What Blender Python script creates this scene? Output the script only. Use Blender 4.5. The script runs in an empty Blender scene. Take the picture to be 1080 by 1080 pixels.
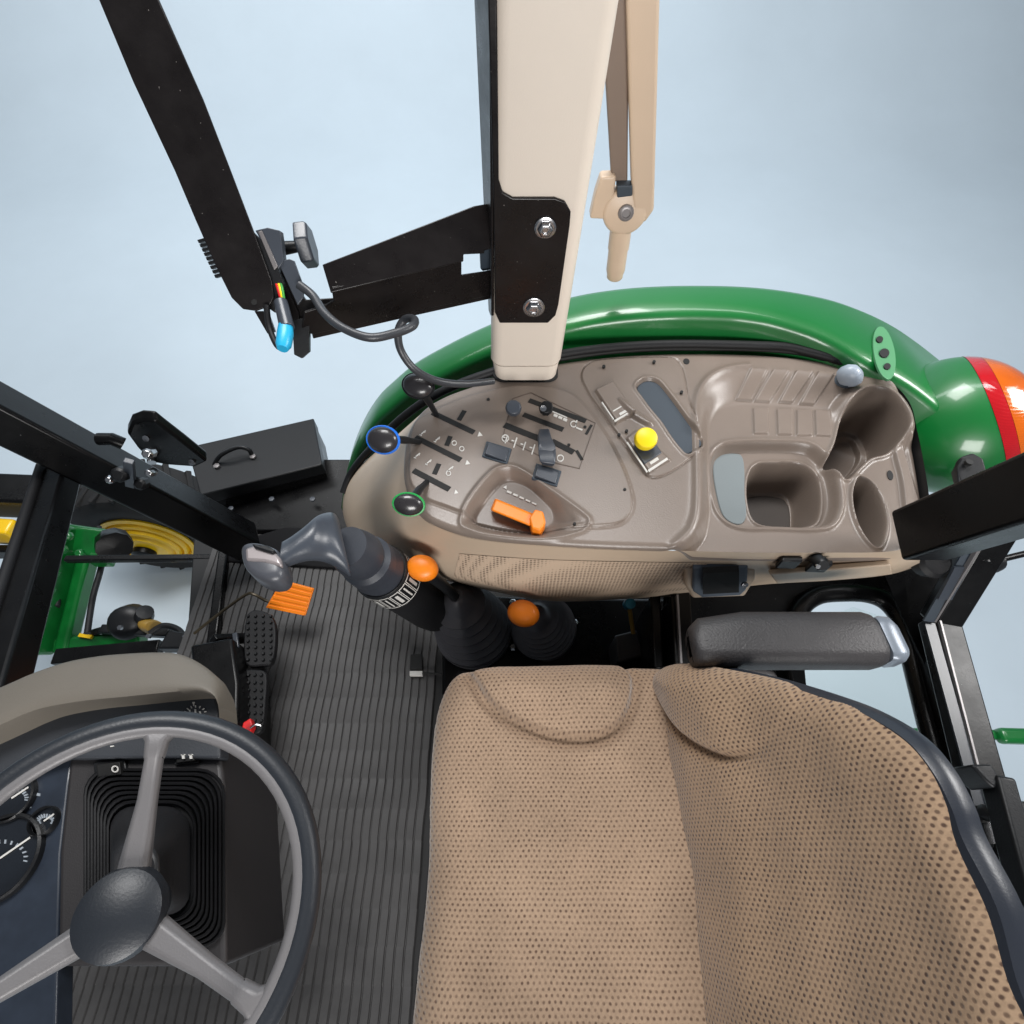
import bpy, bmesh, math, random
import numpy as np
from mathutils import Vector, Matrix
random.seed(4)
S = bpy.context.scene
COL = S.collection
# ------------------------------------------------------------------ camera
TH = math.radians(32.0); FPX = 560.0; CZ = 1.5
cd = bpy.data.cameras.new('camera'); cam = bpy.data.objects.new('camera', cd); COL.objects.link(cam)
cam.location = (0, 0, CZ); cam.rotation_euler = (TH, 0, 0)
cd.sensor_width = 36; cd.lens = FPX / 1080 * 36; cd.clip_start = 0.01; cd.clip_end = 200
S.camera = cam
CAM = Vector((0, 0, CZ))

def ray(u, v):
    a = (u - 540) / FPX; o = (540 - v) / FPX
    return Vector((a, math.sin(TH) + o * math.cos(TH), -math.cos(TH) + o * math.sin(TH)))

def P(u, v, z=None, y=None, x=None):
    d = ray(u, v)
    if z is not None: t = (z - CZ) / d.z
    elif y is not None: t = y / d.y
    else: t = x / d.x
    return CAM + d * t

def PP(u, v, p0, n):                    # point on a plane through p0 with normal n
    d = ray(u, v); n = Vector(n)
    return CAM + d * ((Vector(p0) - CAM).dot(n) / d.dot(n))

# ------------------------------------------------------------------ materials
def lin(c):
    return tuple(((x / 255) / 12.92 if x / 255 <= 0.04045 else ((x / 255 + 0.055) / 1.055) ** 2.4) for x in c)

MATS = {}
def mat(name, rgb, rough=0.5, metal=0.0, grain=0.0, gscale=500, var=0.0, vscale=6, coat=0.0, rvar=0.0, spec=0.5, emit=None):
    if name in MATS: return MATS[name]
    m = bpy.data.materials.new(name); m.use_nodes = True
    nt = m.node_tree; b = nt.nodes['Principled BSDF']
    c = lin(rgb)
    b.inputs['Base Color'].default_value = (*c, 1)
    b.inputs['Roughness'].default_value = rough
    b.inputs['Metallic'].default_value = metal
    b.inputs['Specular IOR Level'].default_value = spec
    if coat:
        b.inputs['Coat Weight'].default_value = coat; b.inputs['Coat Roughness'].default_value = 0.06
    tc = nt.nodes.new('ShaderNodeTexCoord')
    if grain:
        n = nt.nodes.new('ShaderNodeTexNoise'); n.inputs['Scale'].default_value = gscale; n.inputs['Detail'].default_value = 3
        nt.links.new(tc.outputs['Object'], n.inputs['Vector'])
        bp = nt.nodes.new('ShaderNodeBump'); bp.inputs['Strength'].default_value = grain; bp.inputs['Distance'].default_value = 0.001
        nt.links.new(n.outputs['Fac'], bp.inputs['Height']); nt.links.new(bp.outputs['Normal'], b.inputs['Normal'])
    if var or rvar:
        n2 = nt.nodes.new('ShaderNodeTexNoise'); n2.inputs['Scale'].default_value = vscale; n2.inputs['Detail'].default_value = 8
        n2.inputs['Roughness'].default_value = 0.65
        nt.links.new(tc.outputs['Object'], n2.inputs['Vector'])
        if var:
            r = nt.nodes.new('ShaderNodeMapRange'); r.inputs[3].default_value = 1 - var; r.inputs[4].default_value = 1 + var
            r.inputs[1].default_value = 0.25; r.inputs[2].default_value = 0.75
            nt.links.new(n2.outputs['Fac'], r.inputs[0])
            mx = nt.nodes.new('ShaderNodeMix'); mx.data_type = 'RGBA'; mx.blend_type = 'MULTIPLY'; mx.inputs[0].default_value = 1
            mx.inputs[6].default_value = (*c, 1)
            nt.links.new(r.outputs[0], mx.inputs[7]); nt.links.new(mx.outputs[2], b.inputs['Base Color'])
        if rvar:
            r = nt.nodes.new('ShaderNodeMapRange'); r.inputs[3].default_value = max(0.03, rough - rvar); r.inputs[4].default_value = rough + rvar
            r.inputs[1].default_value = 0.25; r.inputs[2].default_value = 0.75
            nt.links.new(n2.outputs['Fac'], r.inputs[0]); nt.links.new(r.outputs[0], b.inputs['Roughness'])
    MATS[name] = m
    return m

M_CON = mat('console_plastic', (119, 107, 98), 0.33, grain=0.3, gscale=420, var=0.07, vscale=5, rvar=0.05, spec=.5)
M_SKIRT = mat('console_side_plastic', (186, 167, 146), 0.42, grain=0.2, var=0.05)
M_POST = mat('post_plastic', (224, 212, 198), 0.45, grain=0.2, var=0.03)
M_LATCH = mat('latch_plastic', (200, 178, 155), 0.4, grain=0.1, var=0.03)
M_GREEN = mat('green_paint', (0, 102, 40), 0.40, coat=0.5, var=0.05, vscale=3, rvar=0.06)
M_GREEN.node_tree.nodes['Principled BSDF'].inputs['Coat Roughness'].default_value = .10
M_GREEN2 = mat('green_cast_paint', (10, 92, 36), 0.28, grain=0.3, gscale=120, coat=0.3, var=0.15, vscale=14)
M_BLK = mat('black_paint', (11, 11, 12), 0.30, grain=0.12, gscale=160, var=0.2, rvar=0.08, vscale=12, spec=0.22)
M_BLKB = mat('bracket_powder_coat', (24, 21, 21), 0.30, grain=0.12, gscale=260, var=0.2, rvar=0.1, vscale=18, spec=.3)
M_PLAS = mat('black_plastic', (24, 25, 27), 0.40, grain=0.25, gscale=350, var=0.08, spec=.3)
M_RUB = mat('black_rubber', (22, 22, 24), 0.55, grain=0.25, gscale=260, var=0.12, spec=.3)
M_SLOT = mat('slot_black', (12, 12, 12), 0.7)
M_GREY = mat('grey_plastic', (60, 65, 73), 0.32, grain=0.15, gscale=300, var=0.06, rvar=0.06)
M_SILV = mat('silver_plastic', (128, 124, 124), 0.35, metal=0.35, var=0.05)
M_CHROME = mat('zinc_steel', (190, 190, 192), 0.25, metal=1.0, grain=0.1, gscale=200)
M_ORG = mat('orange_plastic', (240, 130, 22), 0.4, grain=0.1, var=0.05)
M_YEL = mat('yellow_plastic', (245, 215, 20), 0.42, var=0.03)
M_YELP = mat('yellow_wheel_paint', (236, 190, 10), 0.35, coat=0.3, var=0.05)
M_PAD = mat('slate_rubber_pad', (50, 60, 70), 0.55, grain=0.25, var=0.06)
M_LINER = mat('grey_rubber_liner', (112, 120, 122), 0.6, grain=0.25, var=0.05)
M_MARK = mat('white_print', (205, 203, 198), 0.5)
M_RED = mat('red_plastic', (200, 30, 30), 0.4)
M_BLUE = mat('blue_plastic', (30, 110, 215), 0.4)
M_CYAN = mat('cyan_connector', (40, 170, 215), 0.35)
M_GRN = mat('green_ring_plastic', (30, 150, 70), 0.4)
M_AMB = mat('amber_hose_cap', (150, 118, 50), 0.4)
M_DASH = mat('dash_plastic', (106, 100, 91), 0.55, grain=0.25, var=0.04)
M_PANEL = mat('instrument_panel_plastic', (52, 55, 60), 0.45, grain=0.25, var=0.06)
M_GAUGE = mat('gauge_face', (40, 47, 58), 0.35, var=0.25, vscale=30, coat=0.2)
M_RIM = mat('wheel_rim_rubber', (32, 36, 42), 0.42, grain=0.2, gscale=350, var=0.05)
M_SPOKE = mat('wheel_spoke_grey', (108, 106, 107), 0.45, grain=0.2, metal=0.1, var=0.05)
M_FLOORB = mat('cab_floor_paint', (20, 20, 21), 0.6, grain=0.2, var=0.2)
M_TYRE = mat('tyre_rubber', (26, 26, 27), 0.8, grain=0.4, gscale=80, var=0.2)

def specks(m, scale, thr, rgb):
    nt = m.node_tree; b = nt.nodes['Principled BSDF']; tc = nt.nodes.new('ShaderNodeTexCoord')
    n = nt.nodes.new('ShaderNodeTexNoise'); n.inputs['Scale'].default_value = scale; n.inputs['Detail'].default_value = 1
    nt.links.new(tc.outputs['Object'], n.inputs['Vector'])
    r = nt.nodes.new('ShaderNodeMapRange'); r.inputs[1].default_value = thr; r.inputs[2].default_value = thr + .03
    nt.links.new(n.outputs['Fac'], r.inputs[0])
    mx = nt.nodes.new('ShaderNodeMix'); mx.data_type = 'RGBA'; mx.inputs[7].default_value = (*lin(rgb), 1)
    src = b.inputs['Base Color'].links
    if src: nt.links.new(src[0].from_socket, mx.inputs[6])
    else: mx.inputs[6].default_value = b.inputs['Base Color'].default_value
    nt.links.new(r.outputs[0], mx.inputs[0]); nt.links.new(mx.outputs[2], b.inputs['Base Color'])
specks(M_BLKB, 300, .785, (120, 116, 112))
specks(M_BLK, 240, .80, (110, 110, 110))

def studio_mat():
    m = mat('studio_paint', (186, 199, 208), 0.6, var=0.05, vscale=0.7)
    return m

def glass_mat():
    m = bpy.data.materials.new('window_glass'); m.use_nodes = True; nt = m.node_tree
    nt.nodes.clear()
    o = nt.nodes.new('ShaderNodeOutputMaterial'); mix = nt.nodes.new('ShaderNodeMixShader')
    t = nt.nodes.new('ShaderNodeBsdfTransparent'); t.inputs[0].default_value = (0.955, 0.975, 0.965, 1)
    g = nt.nodes.new('ShaderNodeBsdfGlossy'); g.inputs['Roughness'].default_value = 0.02; g.inputs[0].default_value = (1, 1, 1, 1)
    f = nt.nodes.new('ShaderNodeFresnel'); f.inputs[0].default_value = 1.35
    mu = nt.nodes.new('ShaderNodeMath'); mu.operation = 'MULTIPLY'; mu.inputs[1].default_value = 0.22
    nt.links.new(f.outputs[0], mu.inputs[0]); nt.links.new(mu.outputs[0], mix.inputs[0])
    nt.links.new(t.outputs[0], mix.inputs[1]); nt.links.new(g.outputs[0], mix.inputs[2]); nt.links.new(mix.outputs[0], o.inputs[0])
    return m
M_GLASS = glass_mat()

def lens_mat(name, rgb):
    m = mat(name, rgb, 0.15, coat=1.0)
    b = m.node_tree.nodes['Principled BSDF']
    b.inputs['Transmission Weight'].default_value = 0.25; b.inputs['Subsurface Weight'].default_value = 0.0
    nt = m.node_tree; tc = nt.nodes.new('ShaderNodeTexCoord'); w = nt.nodes.new('ShaderNodeTexWave')
    w.inputs['Scale'].default_value = 90; w.bands_direction = 'Z'
    nt.links.new(tc.outputs['Object'], w.inputs['Vector']); bp = nt.nodes.new('ShaderNodeBump')
    bp.inputs['Strength'].default_value = 0.10; bp.inputs['Distance'].default_value = 0.002
    n = nt.nodes.new('ShaderNodeTexNoise'); n.inputs['Scale'].default_value = 14; nt.links.new(tc.outputs['Object'], n.inputs['Vector'])
    mx = nt.nodes.new('ShaderNodeMix'); mx.data_type = 'RGBA'; c = lin(rgb); mx.inputs[6].default_value = (c[0], c[1], c[2], 1); mx.inputs[7].default_value = (c[0] * .55, c[1] * .45, c[2] * .4, 1)
    nt.links.new(n.outputs['Fac'], mx.inputs[0]); nt.links.new(mx.outputs[2], b.inputs['Base Color'])
    nt.links.new(w.outputs['Fac'], bp.inputs['Height']); nt.links.new(bp.outputs['Normal'], b.inputs['Normal'])
    return m
M_LRED = lens_mat('red_lens', (214, 22, 34)); M_LAMB = lens_mat('amber_lens', (244, 120, 12))

def fabric_mat(name, period, row, light, dark, r0, r1):
    m = bpy.data.materials.new(name); m.use_nodes = True; nt = m.node_tree; b = nt.nodes['Principled BSDF']
    N = nt.nodes.new; L = nt.links.new
    b.inputs['Roughness'].default_value = 0.85; b.inputs['Specular IOR Level'].default_value = 0.15
    b.inputs['Sheen Weight'].default_value = 0.3; b.inputs['Sheen Roughness'].default_value = 0.45
    uv = N('ShaderNodeTexCoord')
    no = N('ShaderNodeTexNoise'); no.inputs['Scale'].default_value = 18; no.inputs['Detail'].default_value = 3
    L(uv.outputs['UV'], no.inputs['Vector'])
    wob = N('ShaderNodeVectorMath'); wob.operation = 'SCALE'; wob.inputs[3].default_value = 0.005
    L(no.outputs['Color'], wob.inputs[0])
    add = N('ShaderNodeVectorMath'); L(uv.outputs['UV'], add.inputs[0]); L(wob.outputs[0], add.inputs[1])
    sc = N('ShaderNodeVectorMath'); sc.operation = 'MULTIPLY'; sc.inputs[1].default_value = (1 / period, 1 / (2 * row), 0)
    L(add.outputs[0], sc.inputs[0])
    dist = []; rnd = []
    for off in (0.0, 0.5):
        ao = N('ShaderNodeVectorMath'); ao.inputs[1].default_value = (off + 50, off + 50, 0); L(sc.outputs[0], ao.inputs[0])
        fr = N('ShaderNodeVectorMath'); fr.operation = 'FRACTION'; L(ao.outputs[0], fr.inputs[0])
        fl = N('ShaderNodeVectorMath'); fl.operation = 'FLOOR'; L(ao.outputs[0], fl.inputs[0])
        wn = N('ShaderNodeTexWhiteNoise'); wn.noise_dimensions = '2D'; L(fl.outputs[0], wn.inputs['Vector'])
        sb = N('ShaderNodeVectorMath'); sb.operation = 'SUBTRACT'; sb.inputs[1].default_value = (.5, .5, 0); L(fr.outputs[0], sb.inputs[0])
        ml = N('ShaderNodeVectorMath'); ml.operation = 'MULTIPLY'; ml.inputs[1].default_value = (period, 2 * row, 0); L(sb.outputs[0], ml.inputs[0])
        ln = N('ShaderNodeVectorMath'); ln.operation = 'LENGTH'; L(ml.outputs[0], ln.inputs[0])
        dt = N('ShaderNodeMapRange'); dt.interpolation_type = 'SMOOTHSTEP'
        dt.inputs[1].default_value = r0; dt.inputs[2].default_value = r1; dt.inputs[3].default_value = 1; dt.inputs[4].default_value = 0
        L(ln.outputs['Value'], dt.inputs[0])
        rv = N('ShaderNodeMapRange'); rv.inputs[3].default_value = .5; rv.inputs[4].default_value = 1.0; L(wn.outputs['Value'], rv.inputs[0])
        mm = N('ShaderNodeMath'); mm.operation = 'MULTIPLY'; L(dt.outputs[0], mm.inputs[0]); L(rv.outputs[0], mm.inputs[1]); dist.append(mm)
    mu = N('ShaderNodeMath'); mu.operation = 'MAXIMUM'; L(dist[0].outputs[0], mu.inputs[0]); L(dist[1].outputs[0], mu.inputs[1])
    cm = N('ShaderNodeMix'); cm.data_type = 'RGBA'; cm.inputs[6].default_value = (*lin(light), 1); cm.inputs[7].default_value = (*lin(dark), 1)
    L(mu.outputs[0], cm.inputs[0])
    n2 = N('ShaderNodeTexNoise'); n2.inputs['Scale'].default_value = 7; n2.inputs['Detail'].default_value = 6
    L(uv.outputs['UV'], n2.inputs['Vector'])
    n3 = N('ShaderNodeTexNoise'); n3.inputs['Scale'].default_value = 260; n3.inputs['Detail'].default_value = 3
    L(uv.outputs['UV'], n3.inputs['Vector'])
    ad = N('ShaderNodeMath'); L(n2.outputs['Fac'], ad.inputs[0]); L(n3.outputs['Fac'], ad.inputs[1])
    r = N('ShaderNodeMapRange'); r.inputs[1].default_value = 0.6; r.inputs[2].default_value = 1.4; r.inputs[3].default_value = 0.74; r.inputs[4].default_value = 1.22
    L(ad.outputs[0], r.inputs[0])
    mx = N('ShaderNodeMix'); mx.data_type = 'RGBA'; mx.blend_type = 'MULTIPLY'; mx.inputs[0].default_value = 1
    L(cm.outputs[2], mx.inputs[6]); L(r.outputs[0], mx.inputs[7]); L(mx.outputs[2], b.inputs['Base Color'])
    inv = N('ShaderNodeMath'); inv.operation = 'SUBTRACT'; inv.inputs[0].default_value = 1; L(mu.outputs[0], inv.inputs[1])
    bp = N('ShaderNodeBump'); bp.inputs['Strength'].default_value = 0.5; bp.inputs['Distance'].default_value = 0.002
    L(inv.outputs[0], bp.inputs['Height']); L(bp.outputs['Normal'], b.inputs['Normal'])
    return m
M_FAB = fabric_mat('seat_fabric', 0.0078, .0064, (153, 130, 109), (90, 70, 58), .0006, .0026)
M_FABB = fabric_mat('seat_back_fabric', 0.0074, .0052, (160, 134, 109), (74, 55, 47), .0008, .0024)

def perf_mat():
    m = bpy.data.materials.new('perforated_trim'); m.use_nodes = True; nt = m.node_tree; b = nt.nodes['Principled BSDF']
    b.inputs['Roughness'].default_value = 0.6
    uv = nt.nodes.new('ShaderNodeTexCoord')
    vo = nt.nodes.new('ShaderNodeTexVoronoi'); vo.voronoi_dimensions = '3D'; vo.inputs['Scale'].default_value = 150; vo.inputs['Randomness'].default_value = 0.1
    nt.links.new(uv.outputs['Object'], vo.inputs['Vector'])
    cr = nt.nodes.new('ShaderNodeValToRGB'); e = cr.color_ramp.elements
    e[0].position = 0.25; e[0].color = (*lin((120, 104, 90)), 1); e[1].position = 0.45; e[1].color = (*lin((190, 168, 146)), 1)
    nt.links.new(vo.outputs['Distance'], cr.inputs[0]); nt.links.new(cr.outputs[0], b.inputs['Base Color'])
    bp = nt.nodes.new('ShaderNodeBump'); bp.inputs['Strength'].default_value = 0.5; bp.inputs['Distance'].default_value = 0.002
    nt.links.new(vo.outputs['Distance'], bp.inputs['Height']); nt.links.new(bp.outputs['Normal'], b.inputs['Normal'])
    return m
M_PERF = perf_mat()

# ------------------------------------------------------------------ object helpers
def tag(o, label=None, cat=None, group=None, kind=None):
    if label: o['label'] = label
    if cat: o['category'] = cat
    if group: o['group'] = group
    if kind: o['kind'] = kind
    return o

def thing(name, loc, label, cat, group=None):
    o = bpy.data.objects.new(name, None); COL.objects.link(o); o.location = loc; o.empty_display_size = 0.05
    return tag(o, label, cat, group)

WM = {}
def mesh(name, verts, faces, m, parent=None, smooth=True, bevel=0, seg=3, uvs=None, sub=0, auto=40, recalc=True):
    me = bpy.data.meshes.new(name)
    me.from_pydata([tuple(v) for v in verts], [], [tuple(f) for f in faces])
    if uvs is not None:
        ul = me.uv_layers.new(name='UVMap')
        vi = np.empty(len(me.loops), dtype=np.int32); me.loops.foreach_get('vertex_index', vi)
        ul.data.foreach_set('uv', np.asarray(uvs, dtype=np.float32)[vi].ravel())
    if recalc:
        bm = bmesh.new(); bm.from_mesh(me); bmesh.ops.recalc_face_normals(bm, faces=bm.faces); bm.to_mesh(me); bm.free()
    me.materials.append(m)
    o = bpy.data.objects.new(name, me); COL.objects.link(o)
    if smooth:
        me.shade_smooth() if auto is None else me.set_sharp_from_angle(angle=math.radians(auto))
        for p in me.polygons: p.use_smooth = True
    if bevel:
        b = o.modifiers.new('bevel', 'BEVEL'); b.width = bevel; b.segments = seg; b.limit_method = 'ANGLE'; b.angle_limit = math.radians(35)
        b.harden_normals = False
    if sub:
        s = o.modifiers.new('sub', 'SUBSURF'); s.levels = sub; s.render_levels = sub
    if parent is not None:
        setp(o, parent)
    return o

def wloc(o):
    l = Vector(o.location)
    return l if o.parent is None else Vector((0, 0, 0))   # child meshes keep world coordinates

def setp(o, parent):
    o.parent = parent
    if parent.parent is None and parent.type == 'EMPTY':
        o.matrix_parent_inverse = Matrix.Translation(-Vector(parent.location))

def cat(pts, n=8, closed=False):
    pts = [Vector(p) for p in pts]; N = len(pts); out = []
    rng = range(N if closed else N - 1)
    for i in rng:
        if closed: a, b, c, d = pts[(i - 1) % N], pts[i], pts[(i + 1) % N], pts[(i + 2) % N]
        else:
            a = pts[max(i - 1, 0)]; b = pts[i]; c = pts[i + 1]; d = pts[min(i + 2, N - 1)]
        for k in range(n):
            t = k / n
            out.append(0.5 * ((2 * b) + (c - a) * t + (2 * a - 5 * b + 4 * c - d) * t * t + (3 * b - a - 3 * c + d) * t ** 3))
    if not closed: out.append(pts[-1].copy())
    return out

class MB:
    def __init__(s): s.v = []; s.f = []
    def add(s, vs, fs):
        o = len(s.v); s.v += [Vector(v) for v in vs]; s.f += [tuple(i + o for i in f) for f in fs]; return s
    def prism(s, pts, vec):
        n = len(pts); vec = Vector(vec)
        vs = [Vector(p) for p in pts] + [Vector(p) + vec for p in pts]
        fs = [tuple(range(n)), tuple(range(2 * n - 1, n - 1, -1))] + [(i, (i + 1) % n, n + (i + 1) % n, n + i) for i in range(n)]
        return s.add(vs, fs)
    def loft(s, rings, closed=True, caps=True):
        n = len(rings[0]); vs = [v for r in rings for v in r]; fs = []
        for j in range(len(rings) - 1):
            for i in range(n if closed else n - 1):
                k = (i + 1) % n; fs.append((j * n + i, j * n + k, (j + 1) * n + k, (j + 1) * n + i))
        if caps and closed:
            fs.append(tuple(range(n))); fs.append(tuple(range((len(rings) - 1) * n, len(rings) * n)))
        return s.add(vs, fs)
    def tube(s, path, r, n=12, caps=True, squash=1.0, up=None):
        path = [Vector(p) for p in path]; rings = []; prev = None
        for i, p in enumerate(path):
            t = (path[min(i + 1, len(path) - 1)] - path[max(i - 1, 0)]).normalized()
            if prev is None:
                a = Vector(up) if up is not None else (Vector((0, 0, 1)) if abs(t.z) < .9 else Vector((1, 0, 0)))
            else: a = prev
            x = (a - t * a.dot(t)).normalized(); y = t.cross(x); prev = x
            rr = r[i] if isinstance(r, (list, tuple)) else r
            rings.append([p + x * rr * squash * math.cos(2 * math.pi * k / n) + y * rr * math.sin(2 * math.pi * k / n) for k in range(n)])
        return s.loft(rings, True, caps)
    def lathe(s, prof, org, axis, n=32, sx=1, sy=1, xref=None):
        ax = Vector(axis).normalized(); org = Vector(org)
        a = Vector(xref) if xref is not None else (Vector((1, 0, 0)) if abs(ax.x) < .9 else Vector((0, 1, 0)))
        x = (a - ax * a.dot(ax)).normalized(); y = ax.cross(x)
        rings = [[org + ax * h + x * r * sx * math.cos(2 * math.pi * k / n) + y * r * sy * math.sin(2 * math.pi * k / n) for k in range(n)] for r, h in prof]
        return s.loft(rings, True, True)
    def beam(s, a, b, w, h, up=(0, 0, 1)):
        a = Vector(a); b = Vector(b); t = (b - a).normalized(); u = Vector(up); x = t.cross(u).normalized(); z = x.cross(t)
        q = [x * (w / 2) * sx + z * (h / 2) * sz for sx, sz in ((-1, -1), (1, -1), (1, 1), (-1, 1))]
        return s.loft([[a + k for k in q], [b + k for k in q]])
    def box(s, c, sx, sy, sz, rz=0):
        c = Vector(c); R = Matrix.Rotation(rz, 3, 'Z')
        q = [R @ Vector((sx / 2 * i, sy / 2 * j, 0)) for i, j in ((-1, -1), (1, -1), (1, 1), (-1, 1))]
        return s.loft([[c + k + Vector((0, 0, -sz / 2)) for k in q], [c + k + Vector((0, 0, sz / 2)) for k in q]])
    def build(s, name, m, parent=None, **kw): return mesh(name, s.v, s.f, m, parent, **kw)

def pxz(pts, z): return [P(u, v, z=z) for u, v in pts]
def up(d): return Vector((0, 0, d))
def ellipse_px(u, v, a, b, rot, n, z):
    c, s_ = math.cos(math.radians(rot)), math.sin(math.radians(rot))
    return [P(u + a * math.cos(t) * c - b * math.sin(t) * s_, v + a * math.cos(t) * s_ + b * math.sin(t) * c, z=z) for t in [2 * math.pi * k / n for k in range(n)]]
def rect_px(u, v, w, h, rot, z):
    c, s_ = math.cos(math.radians(rot)), math.sin(math.radians(rot))
    return [P(u + x * w / 2 * c - y * h / 2 * s_, v + x * w / 2 * s_ + y * h / 2 * c, z=z) for x, y in ((-1, -1), (1, -1), (1, 1), (-1, 1))]

# ------------------------------------------------------------------ height fields
def sdf(X, Y, poly):
    poly = np.asarray(poly, float); d2 = np.full(X.shape, 1e9); NX = X.copy(); NY = Y.copy(); ins = np.zeros(X.shape, bool)
    n = len(poly)
    for i in range(n):
        x0, y0 = poly[i]; x1, y1 = poly[(i + 1) % n]; dx, dy = x1 - x0, y1 - y0; L = dx * dx + dy * dy
        if L < 1e-16: continue
        t = np.clip(((X - x0) * dx + (Y - y0) * dy) / L, 0, 1); qx = x0 + t * dx; qy = y0 + t * dy
        dd = (X - qx) ** 2 + (Y - qy) ** 2; k = dd < d2
        d2 = np.where(k, dd, d2); NX = np.where(k, qx, NX); NY = np.where(k, qy, NY)
        c = ((y0 > Y) != (y1 > Y))
        if abs(dy) > 1e-15: ins ^= c & (X < (dx * (Y - y0) / dy + x0))
    d = np.sqrt(d2)
    return np.where(ins, -d, d), NX, NY
def sd(X, Y, poly, pad=0.06):
    poly = np.asarray(poly, float); out = np.full(X.shape, 1.0)
    k = (X > poly[:, 0].min() - pad) & (X < poly[:, 0].max() + pad) & (Y > poly[:, 1].min() - pad) & (Y < poly[:, 1].max() + pad)
    if k.any(): out[k] = sdf(X[k], Y[k], poly)[0]
    return out
def ss(a, b, x):
    t = np.clip((x - a) / (b - a), 0, 1); return t * t * (3 - 2 * t)
def px2(pts, z, n=6, smooth=True):
    q = [P(u, v, z=z) for u, v in pts]; q = [Vector((p.x, p.y, 0)) for p in q]
    if smooth: q = cat(q, n, True)
    return np.array([(p.x, p.y) for p in q])

def hfield(name, poly, hfun, res, frame, m, parent, uv=True, clip=None):
    o, ex, ey, n = [Vector(k) for k in frame]
    x0, y0 = poly.min(0) - res * 2; x1, y1 = poly.max(0) + res * 2
    xs = np.arange(x0, x1, res); ys = np.arange(y0, y1, res); X, Y = np.meshgrid(xs, ys)
    s, NX, NY = sdf(X, Y, poly)
    X = np.where(s > 0, NX, X); Y = np.where(s > 0, NY, Y); inside = s <= 0
    H = hfun(X, Y, np.minimum(s, 0))
    ny, nx = X.shape; idx = np.arange(nx * ny).reshape(ny, nx)
    cell = inside[:-1, :-1] | inside[1:, :-1] | inside[:-1, 1:] | inside[1:, 1:]
    quads = np.stack([idx[:-1, :-1], idx[:-1, 1:], idx[1:, 1:], idx[1:, :-1]], -1)[cell]
    used = np.unique(quads); rm = np.full(nx * ny, -1); rm[used] = np.arange(len(used)); quads = rm[quads]
    xf, yf, hf = X.ravel()[used], Y.ravel()[used], H.ravel()[used]
    V = np.outer(np.ones(len(used)), o) + np.outer(xf, ex) + np.outer(yf, ey) + np.outer(hf, n)
    ob = mesh(name, V, quads.tolist(), m, parent, uvs=np.stack([xf, yf], -1) if uv else None, auto=60, recalc=False)
    return ob

# ================================================================== SETTING
GZ = -1.05
YS = 5.2
def studio():
    prof = [(y, GZ) for y in (-7, 0, 2, 4)]
    for k in range(0, 17):
        a = math.radians(90 * k / 16); prof.append((YS + 3.0 * math.sin(a), GZ + 3.0 - 3.0 * math.cos(a)))
    prof.append((YS + 3.0, 9))
    b = MB().loft([[Vector((x, y, z)) for x in (-14, -6, 0, 6, 14)] for y, z in prof], closed=False, caps=False)
    o = b.build('studio_floor', studio_mat(), None, auto=80); tag(o, None, None, kind='structure')
studio()

# cab floor pan
b = MB().prism([P(205, 560, z=-.01), P(465, 560, z=-.01), P(740, 610, z=-.01), P(745, 720, z=-.01), P(760, 1150, z=-.01), P(150, 1150, z=-.01), P(195, 700, z=-.01)], up(-.05))
o = b.build('cab_floor', M_FLOORB, None, bevel=.004); tag(o, kind='structure')

# ribbed floor mat
def floor_mat():
    x0, x1 = -.955, -.203; pitch = .0212; y0, y1 = -.52, .80
    prof = []
    x = x0
    while x < x1 - pitch * .5:
        prof += [(x, .0), (x + .002, .0045), (x + pitch - .0034, .0045), (x + pitch - .0014, .0)]; x += pitch
    ys = []
    for q in range(int((y1 - y0) / .066) + 1):
        b0 = y0 + q * .066; ys += [b0, b0 + .003, b0 + .033, b0 + .063]
    rings = []
    for y in ys:
        q = int((y - y0) / .066 + 1e-6); fr = (y - y0) - q * .066; jog = .0010 * (q % 2) - .0005; shal = .0012 if fr < .001 else 0.0
        rings.append([Vector((px + jog + .0009 * math.sin(y * 31 + px * 9), y, (z + shal if z < .001 else z - shal * .4) + .0012 * math.sin(y * 23 + px * 17))) for px, z in prof])
    b = MB().loft(rings, closed=False, caps=False)
    m = mat('ribbed_rubber_mat', (62, 61, 61), 0.55, grain=0.35, gscale=150, var=0.28, vscale=7, rvar=0.12)
    o = b.build('floor_mat', m, None, auto=30)
    tag(o, 'black ribbed rubber floor mat in front of the seat', 'floor mat')
floor_mat()

# ================================================================== CONSOLE
ZC = 0.72
con = thing('control_console', P(700, 500, z=.4), 'brown moulded control console beside the seat with levers, trays and cup holder', 'console')
OUT = px2([(434, 446), (448, 429), (470, 416), (500, 405), (530, 396), (580, 383), (650, 374), (720, 371), (790, 372), (850, 377), (900, 386), (938, 397), (962, 420), (971, 452), (977, 480), (983, 515), (986, 545), (979, 570), (940, 579), (860, 580), (760, 579), (660, 577), (580, 573), (520, 568), (480, 560), (447, 545), (431, 522), (425, 497), (427, 465)], ZC)
POD = px2([(434, 452), (446, 439), (484, 422), (515, 413), (545, 408), (583, 410), (606, 418), (624, 437), (640, 460), (652, 482), (663, 508), (668, 530), (663, 546), (648, 555), (610, 557), (560, 557), (510, 549), (470, 536), (446, 526), (432, 510), (431, 480)], ZC)
DISH = px2([(516, 503), (530, 495), (547, 497), (580, 519), (612, 542), (620, 551), (612, 560), (573, 568), (520, 564), (496, 558), (487, 550), (496, 528)], ZC)
DISHF = px2([(531, 511), (552, 512), (570, 526), (582, 541), (575, 556), (540, 559), (505, 552), (510, 535)], ZC - .02)
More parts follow.
